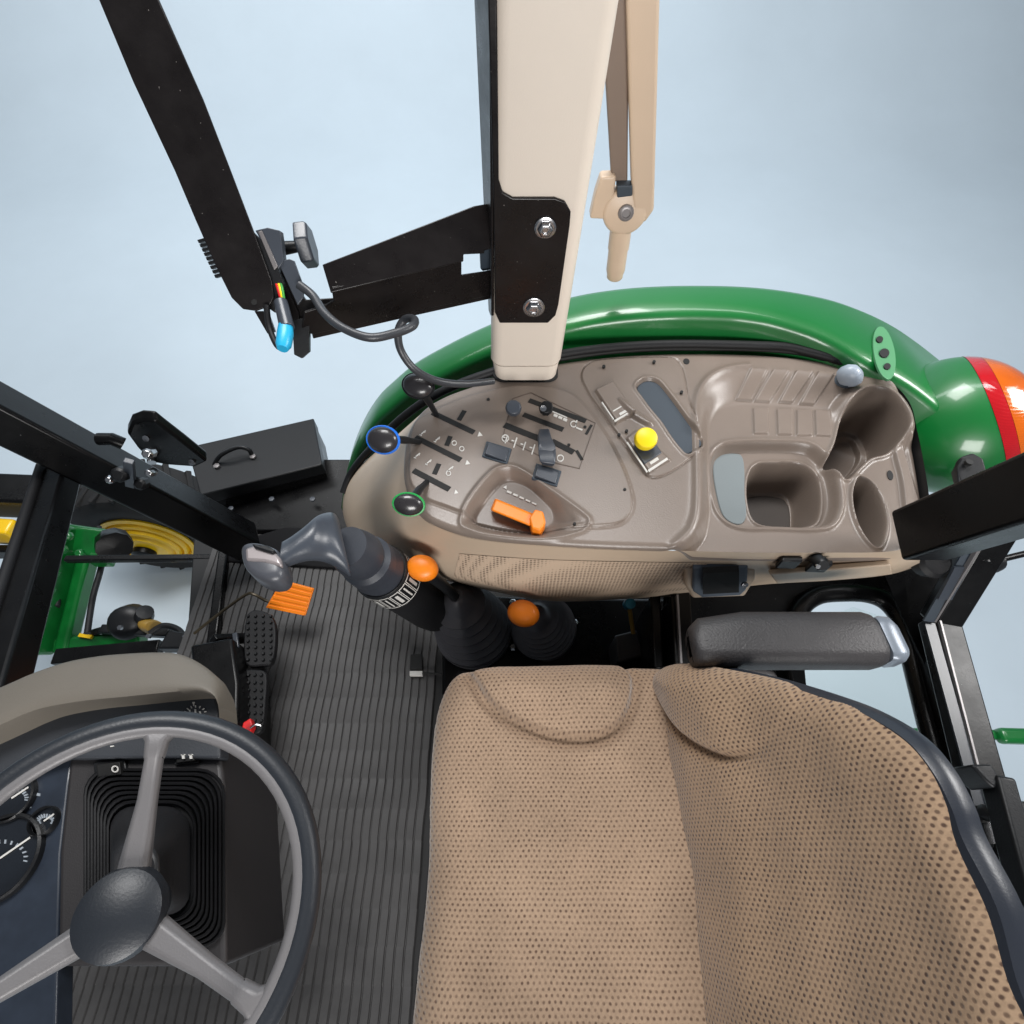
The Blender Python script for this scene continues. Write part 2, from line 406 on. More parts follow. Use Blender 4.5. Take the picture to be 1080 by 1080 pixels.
TA = px2([(718, 592), (732, 560), (738, 535), (738, 480), (737, 440), (740, 416), (752, 399), (775, 390), (820, 388), (880, 396), (930, 398), (1010, 420), (1020, 600), (860, 600)], ZC)
TB = px2([(738, 600), (746, 566), (750, 540), (750, 500), (749, 458), (754, 440), (768, 430), (800, 428), (880, 434), (960, 438), (1005, 450), (1010, 610), (870, 610)], ZC - .03)
BIN = px2([(750, 484), (759, 471), (775, 467), (812, 466), (850, 468), (870, 480), (882, 501), (886, 530), (877, 552), (855, 557), (818, 556), (780, 555), (760, 543), (751, 516)], ZC - .03)
BIND = px2([(789, 505), (798, 490), (820, 488), (844, 489), (860, 501), (865, 524), (862, 547), (850, 555), (820, 555), (797, 550), (789, 530)], ZC - .05)
CUP = px2([(892, 440), (897, 424), (908, 413), (924, 410), (943, 417), (956, 434), (958, 452), (944, 469), (926, 475), (915, 484), (901, 497), (888, 487), (879, 478), (887, 460)], ZC - .004)
CC = P(924, 440, z=ZC)
OVAL = px2([(899, 523), (904, 506), (913, 507), (922, 516), (930, 534), (933, 556), (926, 577), (914, 569), (903, 548)], ZC - .03)
MID = px2([(613, 397), (620, 384), (640, 379), (704, 377), (717, 384), (722, 397), (726, 420), (733, 441), (740, 462), (737, 473), (726, 485), (712, 495), (696, 503), (683, 502), (672, 488), (660, 470), (648, 454), (637, 438), (622, 417)], ZC)
PADP = px2([(671, 408), (680, 400), (693, 402), (704, 414), (716, 430), (728, 447), (741, 465), (738, 472), (726, 479), (718, 473), (708, 460), (698, 445), (688, 433), (679, 421)], ZC)
SWB = px2([(628, 414), (646, 405), (669, 438), (650, 448)], ZC, smooth=False)
SWB2 = px2([(661, 464), (672, 455), (706, 487), (684, 499)], ZC, smooth=False)
RIDGE = px2([(652, 425), (664, 432), (686, 446), (684, 450), (672, 444), (660, 436)], ZC)
PADS_T = [[(789, 395), (806, 396), (795, 419), (778, 418)], [(812, 396), (829, 397), (814, 420), (798, 419)], [(836, 397), (854, 398), (838, 421), (824, 420)], [(859, 398), (876, 400), (861, 423), (846, 422)]]
PADS_F = [[(794, 431), (810, 431), (810, 458), (795, 458)], [(819, 432), (835, 432), (835, 459), (820, 459)], [(840, 433), (856, 433), (856, 460), (840, 460)], [(859, 433), (875, 434), (876, 461), (860, 460)]]
PADP_T = [px2(p, ZC - .015, smooth=False) for p in PADS_T]; PADP_F = [px2(p, ZC - .03, smooth=False) for p in PADS_F]
RIBS = px2([(944, 470), (952, 466), (965, 505), (972, 540), (958, 545), (952, 505)], ZC - .02)
RIBS2 = px2([(957, 462), (966, 470), (978, 520), (978, 545), (972, 540), (965, 500)], ZC - .02)

def con_h(X, Y, s):
    H = np.zeros_like(X)
    # rear tray level
    a = sd(X, Y, TA, .2); bfl = sd(X, Y, TB, .2)
    t = np.where(a >= 0, 0, np.where(bfl <= 0, 1, -a / (-a + np.maximum(bfl, 0) + 1e-9)))
    H -= .030 * ss(0, 1, t)
    # small lip on the tray crest
    H += .006 * np.exp(-((a - .006) / .008) ** 2) * (X < .5)
    # pod
    p = sd(X, Y, POD)
    H += .006 * ss(.004, -.004, p)
    H -= .003 * np.exp(-((p + .001) / .0016) ** 2)
    # dish
    d1 = sd(X, Y, DISH); d2 = sd(X, Y, DISHF)
    td = np.where(d1 >= 0, 0, np.where(d2 <= 0, 1, -d1 / (-d1 + np.maximum(d2, 0) + 1e-9)))
    H -= .026 * ss(0, 1, td)
    H += .003 * np.exp(-((d1 - .002) / .004) ** 2)
    # mid panel
    q = sd(X, Y, MID); H -= .003 * np.exp(-(q / .0016) ** 2); H += .002 * ss(.002, -.002, q)
    q = sd(X, Y, PADP); H -= .008 * ss(.002, -.003, q); H += .0025 * np.exp(-((q - .004) / .003) ** 2)
    q = sd(X, Y, SWB); H += .008 * ss(.0025, -.001, q)
    q = sd(X, Y, SWB2); H += .005 * ss(.0025, -.001, q)
    q = sd(X, Y, RIDGE); H += .006 * ss(.006, -.006, q)
    # pads
    for pl in PADP_T: H += .005 * ss(.0015, -.0015, sd(X, Y, pl))
    for pl in PADP_F: H += .004 * ss(.0015, -.0015, sd(X, Y, pl))
    # bin
    q = sd(X, Y, BIN); qd = sd(X, Y, BIND)
    H += .004 * np.exp(-((q - .004) / .004) ** 2)
    H -= .022 * ss(0, -.012, q)
    H -= .085 * ss(.002, -.016, np.maximum(qd, q))
    H += .003 * np.exp(-((qd - .003) / .003) ** 2) * (q < -.01)
    # cup holder and oval bin
    q = sd(X, Y, CUP); H += .004 * np.exp(-((q - .003) / .004) ** 2); 
    rim = ss(-.03, .035, (X - CC.x) * .6 + (Y - CC.y) * .8)
    H += .028 * rim * ss(.03, .008, q) * ss(0, 1, t)
    H -= .125 * ss(.001, -.012, q)
    H -= .014 * ss(-.024, -.028, q)
    q = sd(X, Y, OVAL); H += .006 * np.exp(-((q - .003) / .0035) ** 2); H -= .12 * ss(.001, -.010, q)
    H += .008 * ss(.003, -.004, sd(X, Y, RIBS)); H += .004 * ss(.003, -.004, sd(X, Y, RIBS2))
    # rounded outer edge
    r = .012; e = np.clip(s + r, 0, r)
    H -= r - np.sqrt(np.maximum(r * r - e * e, 0))
    return H
top = hfield('top_panel', OUT, con_h, .0016, ((0, 0, ZC), (1, 0, 0), (0, 1, 0), (0, 0, 1)), M_CON, con)

# underside lip along the window edge and the flaring inboard and front side
def colsurf(cols, nu=6, nv=5):
    rows = list(zip(*cols)); dense = [cat(list(r), nu) for r in rows]
    colz = [cat([dense[j][i] for j in range(len(dense))], nv) for i in range(len(dense[0]))]
    return [[colz[i][j] for i in range(len(colz))] for j in range(len(colz[0]))]
ZE = ZC - .0095
def edge(u, v, dz=0):
    p = P(u, v, z=ZC); p.z = ZE + dz; return p
cols = [
    [edge(450, 427), P(415, 462, z=.60), P(378, 492, z=.42), P(368, 505, z=.2)],
    [edge(434, 446), P(400, 480, z=.60), P(366, 515, z=.42), P(362, 530, z=.2)],
    [edge(427, 470), P(396, 505, z=.60), P(364, 540, z=.42), P(366, 553, z=.2)],
    [edge(426, 497), P(398, 530, z=.60), P(374, 565, z=.42), P(380, 575, z=.2)],
    [edge(433, 524), P(415, 560, z=.60), P(400, 590, z=.42), P(402, 598, z=.2)],
    [edge(449, 546), P(440, 575, z=.60), P(432, 604, z=.42), P(436, 610, z=.2)],
    [edge(480, 560), P(472, 582, z=.62), P(465, 606, z=.50), P(468, 612, z=.3)],
    [edge(520, 568), P(516, 586, z=.65), P(512, 616, z=.53), P(512, 622, z=.35)],
    [edge(580, 573), P(580, 590, z=.66), P(580, 629, z=.50), P(580, 634, z=.35)],
    [edge(660, 577), P(660, 592, z=.66), P(656, 627, z=.50), P(656, 632, z=.35)],
    [edge(720, 578), P(720, 593, z=.66), P(718, 622, z=.52), P(718, 628, z=.35)],
    [edge(800, 580), P(800, 594, z=.665), P(800, 611, z=.58), P(800, 617, z=.4)],
    [edge(880, 580), P(880, 592, z=.67), P(880, 606, z=.61), P(880, 612, z=.45)],
    [edge(940, 579), P(938, 589, z=.68), P(938, 602, z=.63), P(938, 606, z=.5)],
    [edge(975, 571), P(972, 584, z=.69), P(970, 592, z=.65), P(970, 596, z=.5)]]
MB().loft(colsurf(cols), closed=False, caps=False).build('side_panel', M_SKIRT, con, auto=70)
cols2 = [[edge(u, v), edge(u, v, -.06)] for u, v in [(434, 446), (448, 429), (470, 416), (500, 405), (530, 396), (580, 383), (650, 374), (720, 371), (790, 372), (850, 377), (900, 386), (938, 397), (962, 420), (971, 452), (977, 480), (983, 515), (986, 545), (979, 570)]]
MB().loft(colsurf(cols2, 6, 1), closed=False, caps=False).build('outer_flange', M_PLAS, con)
# perforated trim pad set in the side
SG = colsurf(cols)
MB().loft([[SG[j][i] + Vector((0, -.0013, .0004)) for i in range(38, 63)] for j in range(5, 11)], closed=False, caps=False).build('perforated_trim', M_PERF, con, auto=70)

# lever slots (black brush seals)
ZP = ZC + .0068
def slot(u0, v0, u1, v1, w, z=ZP, name='lever_slot'):
    a = P(u0, v0, z=z); c = P(u1, v1, z=z); t = (c - a).normalized(); n = Vector((-t.y, t.x, 0)) * w / 2
    pts = [a + n, a - n, c - n, c + n]
    return MB().prism(pts, up(-.004)).build(name, M_SLOT, con, smooth=False)
W = .0112
slot(456, 435, 500, 456, W); slot(484, 443, 490, 433, W * .8)
slot(438, 461, 486, 485, W); slot(471, 470, 475, 460, W * .8)
slot(436, 496, 474, 516, W); slot(458, 500, 463, 489, W * .8)
slot(558, 422, 618, 444, W); slot(552, 437, 594, 453, W); slot(532, 448, 570, 463, W * 1.2); slot(582, 465, 605, 477, W * 1.1)
slot(608, 475, 614, 485, .006); slot(618, 458, 624, 448, .005)
# engraved field around the right-hand quadrant
fld = [(541, 420), (560, 414), (628, 446), (611, 494), (585, 488), (530, 462)]
loop = pxz(fld, ZP)
fm = MB()
for i in range(len(loop)):
    a, c = loop[i], loop[(i + 1) % len(loop)]; t = (c - a).normalized(); n = Vector((-t.y, t.x, 0)) * .0008
    fm.prism([a + n, a - n, c - n, c + n], up(-.002))
fm.build('engraved_line', mat('engraved_shadow', (88, 76, 68), .6), con, smooth=False)

# printed markings
mk = MB()
def dash(u, v, l, w, rot, z=ZP + .0005):
    mk.prism(rect_px(u, v, l, w, rot, z), up(-.002))
def tri(u, v, r, rot, z=ZP + .0005):
    mk.prism([P(u + r * math.cos(math.radians(rot + k)), v + r * math.sin(math.radians(rot + k)), z=z) for k in (0, 120, 240)], up(-.002))
def ringm(u, v, r, z=ZP + .0005, w=.9):
    n = 12
    for k in range(n):
        a0 = 2 * math.pi * k / n; dash(u + r * math.cos(a0), v + r * math.sin(a0), 2 * r * math.pi / n * 1.05, w, math.degrees(a0) + 90, z)
tri(506, 458, 3, 20); tri(493, 488, 3, 20); tri(481, 519, 2.6, 20)
for u, v in ((446, 456), (461, 463), (440, 480), (452, 487), (475, 494)):
    dash(u, v, 4.6, 1.0, -40); dash(u + 2.2, v - 1.2, 1.0, 2.6, 20); dash(u - 2.4, v + 2.6, 2.6, .9, 20)
for u, v in ((479, 467), (487, 473), (473, 499)):
    ringm(u, v, 2.3, w=.7)
mk.build('lever_marking', M_MARK, con, smooth=False); mk = MB()
for k in range(4):
    dash(534 + k * 9.5, 463 + k * 3.6, 1.2, 9 + (k % 2) * 2, 18); dash(531.5 + k * 9.5, 461 + k * 3.6, 3, 1, 18)
ringm(533, 462, 3.4); ringm(591, 483, 3.2)
for k in range(3): dash(586 + k * 5, 438 + k * 2.2, 4.2, 2.6, 22)
dash(588, 436, 22, 1.0, 23); ringm(605, 447, 3); dash(611, 452, 7, 1.4, 22); dash(608, 446, 1.2, 6, 10)
mk.build('quadrant_marking', M_MARK, con, smooth=False); mk = MB()
for k in range(5): dash(537 + k * 6.6, 519 + k * 3.0, 5, 2.3 - .2 * k, 24, ZC - .018)
tri(533, 514, 2.4, -60, ZC - .018)
mk.build('throttle_marking', M_MARK, con, smooth=False); mk = MB()
# L shaped decals on the mid panel
for (cu, cv) in ((0, 0),):
    dash(672, 482, 38, 1.6, 56, ZC + .0078); dash(694, 490, 24, 2.4, -33, ZC + .0078); dash(690, 486, 10, 3, -33, ZC + .0078)
    dash(680, 477, 4, 3, -33, ZC + .0078); dash(688, 474, 3, 3, -33, ZC + .0078)
    dash(641, 433, 22, 1.2, 56, ZC + .0108); dash(655, 440, 16, 1.8, -30, ZC + .0108); dash(657, 435, 8, 2.6, -30, ZC + .0108); dash(651, 431, 10, 1.2, -30, ZC + .0108)
mk.build('panel_decal', M_MARK, con, smooth=False)

# screw holes
hol = [(617, 450), (659, 516), (606, 552), (653, 458), (661, 454), (637, 386), (690, 381), (719, 413), (515, 421), (600, 469)]
for u, v in hol:
    MB().prism(ellipse_px(u, v, 1.7, 1.4, 0, 10, ZC + .0075), up(-.004)).build('screw_hole', M_SLOT, con, smooth=False)
MB().prism(ellipse_px(724, 381, 3.4, 3, 20, 12, ZC + .001), up(-.003)).build('screw_hole', M_SLOT, con, smooth=False)
MB().prism(ellipse_px(939, 501, 3, 5.2, -15, 14, ZC - .0285), up(-.004)).build('screw_hole', M_SLOT, con, smooth=False)

# rubber pads
zz = ZC - .003
pts = [Vector((x, y, zz)) for x, y in PADP]
c0 = sum(pts, Vector()) / len(pts)
pts = [c0 + (p - c0) * .97 for p in pts]
MB().prism(pts, up(-.006)).build('rubber_pad', M_PAD, con, bevel=.002)
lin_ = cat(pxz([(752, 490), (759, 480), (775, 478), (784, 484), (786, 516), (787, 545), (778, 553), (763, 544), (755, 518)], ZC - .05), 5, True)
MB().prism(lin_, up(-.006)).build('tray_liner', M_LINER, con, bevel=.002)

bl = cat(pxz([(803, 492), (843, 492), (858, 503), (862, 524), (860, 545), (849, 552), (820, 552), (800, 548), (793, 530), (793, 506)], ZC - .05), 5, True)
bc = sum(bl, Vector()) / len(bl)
MB().prism([Vector((bc.x + (p.x - bc.x) * .80, bc.y + (p.y - bc.y) * .80, ZC - .1355)) for p in bl], up(-.006)).build('bin_floor_dark', mat('bin_floor_brown', (62, 55, 50), .65, grain=.25, var=.06), con, bevel=.003)  # dark brown slab added to darken the bin floor
# hand levers with knobs
def lever(base, bz, knob, kz, ra, rb, rot, ring=None, ringcol=None):
    b0 = P(*base, z=bz); k0 = P(*knob, z=kz)
    ax = (k0 - b0); nrm = (CAM - k0).normalized() * .55 + ax.normalized() * .6; nrm.normalize()
    L = MB().tube(cat([b0 - up(.01), b0 + ax * .5, k0 - ax.normalized() * .006], 4), [.0055] * 4 + [.007] * 3 + [.010, .012], n=12)
    st = L.build('control_lever', M_PLAS, con)
    dep = (k0 - CAM).dot(Vector((0, math.sin(TH), -math.cos(TH)))); r = ra * dep / FPX
    xr = P(knob[0] + math.cos(math.radians(rot)), knob[1] + math.sin(math.radians(rot)), z=kz) - k0
    prof = [(r * .35, -r * .75), (r * .7, -r * .55), (r * .93, -r * .3), (r, -.0), (r * .96, r * .16), (r * .82, r * .33), (r * .55, r * .46), (r * .25, r * .52), (0.0005, r * .53)]
    kb = MB().lathe(prof, k0, nrm, 28, 1, rb / ra, xr).build('knob', mat('lever_knob_plastic', (44, 42, 44), .3, grain=.1, gscale=300, coat=.3, rvar=.05), st)
    m = ringcol or M_PLAS
    rr = r * 1.03
    MB().lathe([(rr * .9, -r * .1), (rr * 1.03, -r * .08), (rr * 1.07, 0.0), (rr * 1.03, r * .08), (rr * .9, r * .1)], k0, nrm, 32, 1, rb / ra, xr).build('knob_ring', m, st)
    return st
lever((462, 438), ZC, (441, 407), ZC + .10, 16.5, 13, 15)
lever((447, 464), ZC, (404, 464), ZC + .09, 17, 14, 10, ringcol=M_BLUE)
lever((452, 503), ZC, (431, 532), ZC + .08, 16, 12, 10, ringcol=M_GRN)
# two small round knobs and a grey paddle on the quadrant
def small_knob(u, v, z, r, m):
    p = P(u, v, z=z); rr = r / 560 * .97
    o = MB().lathe([(rr * .55, -.035), (rr * .55, -.012), (rr * .9, -.01), (rr, -.004), (rr, .004), (rr * .85, .009), (.0005, .010)], p, (CAM - p).normalized() + Vector((0, 0, .6)), 10).build('selector_knob', m, con, bevel=.001)
    return o
small_knob(541.5, 430.5, ZC + .03, 9, M_GREY); small_knob(576, 430.5, ZC + .03, 8, M_PLAS)
MB().lathe([(.0005, -.002), (.006, -.002), (.006, .002), (.0005, .003)], P(573, 431, z=ZC + .042), (0, -.5, 1), 12).build('knob_cap', M_CHROME, con)
MB().loft([[p for p in rect_px(574, 455, 11, 6, 0, ZC + .005)], [p for p in rect_px(574, 462, 14, 8, 0, ZC + .025)], [p for p in rect_px(577, 474, 18, 10, 8, ZC + .035)], [p for p in rect_px(578, 484, 17, 9, 8, ZC + .03)], [p for p in rect_px(578, 489, 12, 5, 8, ZC + .015)]]).build('throttle_paddle', M_GREY, con, bevel=.004)
# rocker switches
for u, v in ((524, 477), (576.5, 500.5)):
    fr = MB().prism(rect_px(u, v, 28, 17, 17, ZC + .009), up(-.006)).build('rocker_switch', M_PAD, con, bevel=.0015)
    q0 = rect_px(u, v, 24, 13, 17, ZC + .0095); q1 = rect_px(u, v, 22, 12, 17, ZC + .012)
    q1[0] += up(.004); q1[3] += up(.004)
    MB().loft([q0, q1]).build('rocker', M_GREY, fr, bevel=.001)
# yellow push-pull knob
yk = P(681, 463, z=ZC + .03); r = 11.6 / 560 * 1.0
k_ = MB().lathe([(r * .5, -.022), (r * .5, -.010), (r * .95, -.008), (r, -.003), (r, .004), (r * .93, .008), (r * .8, .0095), (.0005, .0105)], yk, Vector((0, -.35, 1)), 36).build('yellow_knob', M_YEL, con)
sy = MB()
for k in range(3):
    sy.lathe([(.0035, -.0004), (.0035, .0012), (.0022, .0012), (.0022, -.0004)], yk + Vector((-.004 + .004 * k, .002 + .001 * k, .0098)), Vector((0, -.35, 1)), 12)
sy.build('knob_symbol', mat('knob_print', (120, 100, 20), .5), k_)
MB().prism(rect_px(683, 474, 22, 22, -33, ZC + .0085), up(-.004)).build('knob_base', M_GREY, con, bevel=.0015)
# orange hand throttle in the dish
za = ZC + .002
ht = MB().loft([rect_px(519, 531, 8, 11, 30, za - .008), rect_px(526, 533, 14, 14, 22, za), rect_px(556, 547, 14, 14, 22, za), rect_px(562, 549, 8, 11, 22, za - .004)])
q = rect_px(541, 540.5, 44, 12.5, 22, za + .002); q2 = rect_px(541, 540.5, 47, 14, 22, za - .016)
hb = MB().loft([q2, q]).build('hand_throttle', M_ORG, con, bevel=.003)
hx = [P(567 + 9 * math.cos(math.radians(a)), 548 + 12 * math.sin(math.radians(a)), z=za + .008) for a in range(12, 372, 60)]
MB().prism(hx, up(-.026)).build('end_stop', M_ORG, hb, bevel=.003)
# thumb switch on the rear corner
tk = P(898, 396, z=ZC + .02)
MB().lathe([(.014, -.02), (.018, -.012), (.0195, 0), (.016, .012), (.008, .018), (.0005, .019)], tk, Vector((.5, -.4, .7)), 24, 1, 1.35, Vector((0.3, 1, 0))).build('work_light_knob', mat('pale_grey_plastic', (150, 160, 172), .35, var=.05), con)
MB().lathe([(.016, -.02), (.019, -.004), (.0005, -.003)], P(891, 398, z=ZC + .012), Vector((-.6, -.2, .7)), 20).build('knob_skirt', M_PAD, con)
# glove box latches
for u, v, w in ((836, 589, 22), (868, 593, 22)):
    f = MB().prism(rect_px(u, v, w, 6, 2, .700), up(-.03)).build('drawer_latch', M_PLAS, con, bevel=.003)
MB().lathe([(.011, -.02), (.012, .004), (.009, .008), (.0005, .008)], P(866, 594, z=.705), (0, -.8, .6), 16).build('latch_barrel', M_PLAS, con)
MB().lathe([(.004, 0), (.004, .003), (.0005, .003)], P(862, 597, z=.71), (0, -.8, .6), 10).build('latch_key', M_CHROME, con)
# drawer front under the ledge
tf = [P(812, 606, z=.66), P(940, 596, z=.68), P(942, 606, z=.63), P(820, 616, z=.60)]
MB().prism(tf, Vector((0, .012, -.004))).build('drawer_front', M_SKIRT, con, bevel=.003)
# power outlet pod
pod = [P(722, 600, z=.64), P(797, 599, z=.645), P(797, 612, z=.62), P(786, 630, z=.58), P(730, 632, z=.57), P(722, 618, z=.60)]
pd = MB().prism(pod, Vector((0, .05, .0))).build('outlet_pod', M_SKIRT, con, bevel=.006)
fr = [P(731, 600, z=.652), P(789, 598, z=.655), P(788, 622, z=.605), P(781, 629, z=.592), P(740, 631, z=.585), P(730, 624, z=.60)]
of = MB().prism(fr, Vector((0, .02, .008))).build('outlet_frame', mat('outlet_bezel', (88, 98, 110), .4), pd, bevel=.004)
sk = [P(741, 604, z=.656), P(779, 602, z=.658), P(779, 624, z=.612), P(741, 626, z=.606)]
MB().prism([p + Vector((0, -.002, .001)) for p in sk], Vector((0, .01, .004))).build('socket', M_SLOT, of)
MB().lathe([(.006, 0), (.006, .004), (.0005, .005)], P(785, 616, z=.63), (0, -.8, .5), 12).build('outlet_pin', M_CHROME, of)

# ================================================================== SIDE POST
YP = .80
pos = thing('cab_post', P(555, 405, y=YP), 'pale beige padded cab post rising from the front of the console', 'post')
def post_ring(z, w, d, xo=0):
    xl = P(518.5, 400, y=YP).x - .001; xc = xl + .07 + xo
    out = []
    r = .022
    for cx, cy, a0 in ((w / 2 - r, d - r, 0), (-w / 2 + r, d - r, 90), (-w / 2 + r, r, 180), (w / 2 - r, r, 270)):
        for k in range(6):
            a = math.radians(a0 + 18 * k); out.append(Vector((xc + cx + r * math.cos(a), YP + cy + r * math.sin(a), z)))
    return out
MB().loft([post_ring(z, w, .14) for z, w in ((.722, .118), (.728, .126), (.758, .132), (.762, .134))]).build('post_foot', M_POST, pos, auto=50)
MB().loft([post_ring(z, w, .145, xo) for z, w, xo in ((.764, .133, 0), (.768, .139, 0), (1.0, .142, .010), (1.3, .146, .022), (1.62, .15, .034))]).build('post_trim', M_POST, pos, auto=50)
MB().loft([post_ring(z, w, .15) for z, w in ((.715, .136), (.724, .134), (.726, .126))]).build('foot_gasket', M_SLOT, pos, auto=50)

# bracket plate and arm
yb = YP - .006
brk = thing('bracket', P(560, 340, y=yb), 'black steel bracket bolted round the beige post with a long arm', 'bracket')
pl = [(514, -20), (524, -20), (526, 190), (530, 203), (541, 209), (585, 209), (596, 213), (602, 224), (601, 238), (589, 322), (586, 333), (578, 341), (527, 341), (522, 330), (520, 200)]
MB().prism([P(u, v, y=yb) for u, v in pl], Vector((0, .005, 0))).build('mounting_plate', M_BLKB, brk, bevel=.002)
fl = [P(521, -30, y=yb + .004), P(521, 333, y=yb + .004), P(520, 333, y=yb + .03), P(518, 328, y=yb + .06), P(503, -30, y=yb + .06)]
MB().prism(fl, Vector((-.005, 0, 0))).build('side_flange', M_BLKB, brk, bevel=.002)
for u, v in ((575, 240), (563, 324)):
    p = P(u, v, y=yb - .001); k = p.length and (p - CAM).dot(Vector((0, math.sin(TH), -math.cos(TH)))) / FPX
    bo = MB().lathe([(11.5 * k, .0), (11.5 * k, .002), (10 * k, .003), (9 * k, .0032)], p, (0, -1, 0), 24).build('bolt', M_CHROME, brk)
    MB().lathe([(8.6 * k, .003), (8.4 * k, .007), (6.5 * k, .010), (3.6 * k, .0108), (3.4 * k, .0085), (.0005, .0085)], p, (0, -1, 0), 6).build('bolt_head', M_CHROME, bo, bevel=.0008)
# arm: plane through two points, leaning away a little
pa = P(522, 262, y=yb + .01); pb_ = P(345, 306, z=pa.z - .0)
tdir = (pb_ - pa).normalized(); nr = tdir.cross(Vector((0, 0, 1))).normalized()
nu = (nr * .75 + Vector((0, 0, .66))).normalized() if nr.y < 0 else (-nr * .75 + Vector((0, 0, .66))).normalized()
nl = (nr if nr.y < 0 else -nr)
nl = (nl * .9 + Vector((0, 0, -.25))).normalized()
up_poly = [(340, 279), (420, 248), (500, 217), (512, 215), (522, 218), (522, 261), (511, 264), (511, 267), (489, 268), (489, 275.5), (349, 309)]
MB().prism([PP(u, v, pa, nu) for u, v in up_poly], -nu * .004).build('arm_flange', M_BLKB, brk, bevel=.0015)
lo_poly = [(350, 304), (487, 273.5), (487, 291), (521, 286), (521, 311), (440, 328), (330, 353), (318, 350), (321, 330), (345, 322), (352, 318)]
MB().prism([PP(u, v, pa, nl) for u, v in lo_poly], -nl * .004).build('arm_web', M_BLKB, brk, bevel=.0015)
lip = [(330, 353), (440, 328), (521, 311), (521, 316), (440, 334), (331, 359)]
MB().prism([PP(u, v, pa, nl) - nl * .003 for u, v in lip], -nl * .02).build('arm_lip', M_BLKB, brk, bevel=.001)
hook = [(509, 262), (521, 262), (521, 290), (512, 292), (510, 290)]
MB().prism([PP(u, v, pa, nl) - nl * .012 for u, v in hook], -nl * .004).build('arm_tab', M_PAD, brk, bevel=.001)

# ================================================================== MONITOR SWING ARM
sw = thing('swing_arm', P(270, 320, z=pa.z), 'black steel swing arm hanging at upper left with a hex hand knob', 'arm')
q0 = P(268, 300, z=pa.z); nsw = Vector((.12, -.75, .62)).normalized()
poly = [(100, -10), (163, -10), (214, 105), (243, 180), (267, 243), (286, 296), (289, 314), (284, 323), (270, 328), (256, 326), (244, 314), (228, 282), (206, 232), (184, 180), (140, 86)]
MB().prism([PP(u, v, q0, nsw) for u, v in poly], -nsw * .005).build('arm_plate', M_BLKB, sw, bevel=.0015)
MB().prism([PP(268 + 3.2 * math.cos(a), 318.5 + 3.2 * math.sin(a), q0 + nsw * .001, nsw) for a in [k * math.pi / 6 for k in range(12)]], -nsw * .003).build('rivet_hole', M_SLOT, sw, smooth=False)
for k in range(9):   # serrated strip on the far edge
    u, v = 211 + k * 2.2, 254 + k * 4.6
    MB().prism([PP(u + a, v + c, q0 - nsw * .01, nsw) for a, c in ((-3, -1), (4, -3), (5.5, 0), (-1.6, 2.2))], -nsw * .008).build('friction_tooth', M_PLAS, sw, smooth=False)
s2 = q0 - nsw * .012
def swp(pts, off, th, name, m, bv=.001):
    return MB().prism([PP(u, v, q0 - nsw * off, nsw) for u, v in pts], -nsw * th).build(name, m, sw, bevel=bv)
swp([(269, 243), (282, 240), (295, 243), (297, 258), (299, 276), (292, 286), (280, 262)], .012, .02, 'clamp_block', M_GREY)
swp([(272, 244), (276, 243), (293, 281), (289, 285)], .008, .004, 'clamp_edge', M_SILV)
ks = P(297, 262, z=pa.z - .01); kdir = (P(330, 258, z=pa.z - .008) - ks).normalized()
kp = ks + kdir * .028
MB().tube([ks - kdir * .01, kp], [.012, .0085], 16).build('knob_shaft', M_PLAS, sw)
hk = MB().lathe([(.025, 0), (.031, .002), (.031, .018), (.028, .023), (.006, .023)], kp, kdir, 6, 1.15, .95, (0, .3, 1)).build('hand_knob', M_GREY, sw, bevel=.002)
swp([(293, 276), (305, 273), (310, 275), (320, 302), (320, 314), (314, 322)], .014, .006, 'hinge_plate', M_GREY)
swp([(289, 285), (298, 292), (315, 330), (316, 346), (300, 340), (291, 310)], .022, .012, 'hinge_link', M_BLKB)
swp([(308, 338), (326, 334), (326, 371), (318, 378), (310, 374)], .02, .012, 'stop_block', M_PLAS)
swp([(284, 290), (300, 284), (322, 316), (352, 314), (356, 336), (320, 352), (304, 344), (288, 318)], .030, .012, 'hinge_block', M_BLKB, .002)
swp([(262, 240), (284, 262), (300, 300), (290, 330), (276, 320)], .009, .012, 'hinge_backing', M_PLAS)
swp([(268, 328), (282, 328), (290, 350), (282, 352)], .02, .008, 'lower_tab', M_BLKB)
# connector and wires
cn = thing('wiring_connector', P(300, 355, z=pa.z - .06), 'grey plug with bright blue collar hanging under the swing arm', 'connector')
zc2 = pa.z - .02
MB().tube([P(296, 318, z=zc2), P(303, 346, z=zc2 - .015)], [.010, .011], 14).build('plug', M_GREY, cn, bevel=.001)
MB().tube([P(301.5, 343, z=zc2 - .014), P(301, 352, z=zc2 - .018), P(299, 364, z=zc2 - .022), P(298, 368, z=zc2 - .023)], [.0105, .0120, .0112, .008], 12).build('blue_collar', M_CYAN, cn)
for dx_, m in ((0, M_RED), (2.5, M_YEL), (4.5, mat('green_wire', (60, 150, 60), .5))):
    MB().tube(cat([P(290 + dx_, 296, z=zc2 + .01), P(293 + dx_, 304, z=zc2 + .012), P(297 + dx_ * .6, 318, z=zc2 + .002)], 5), .0022, 8).build('thin_wire', m, cn)
MB().tube(cat([P(281, 322, z=zc2), P(284, 345, z=zc2 - .02), P(292, 364, z=zc2 - .03), P(299, 367, z=zc2 - .026)], 6), .0045, 10).build('connector_lead', M_RUB, cn)
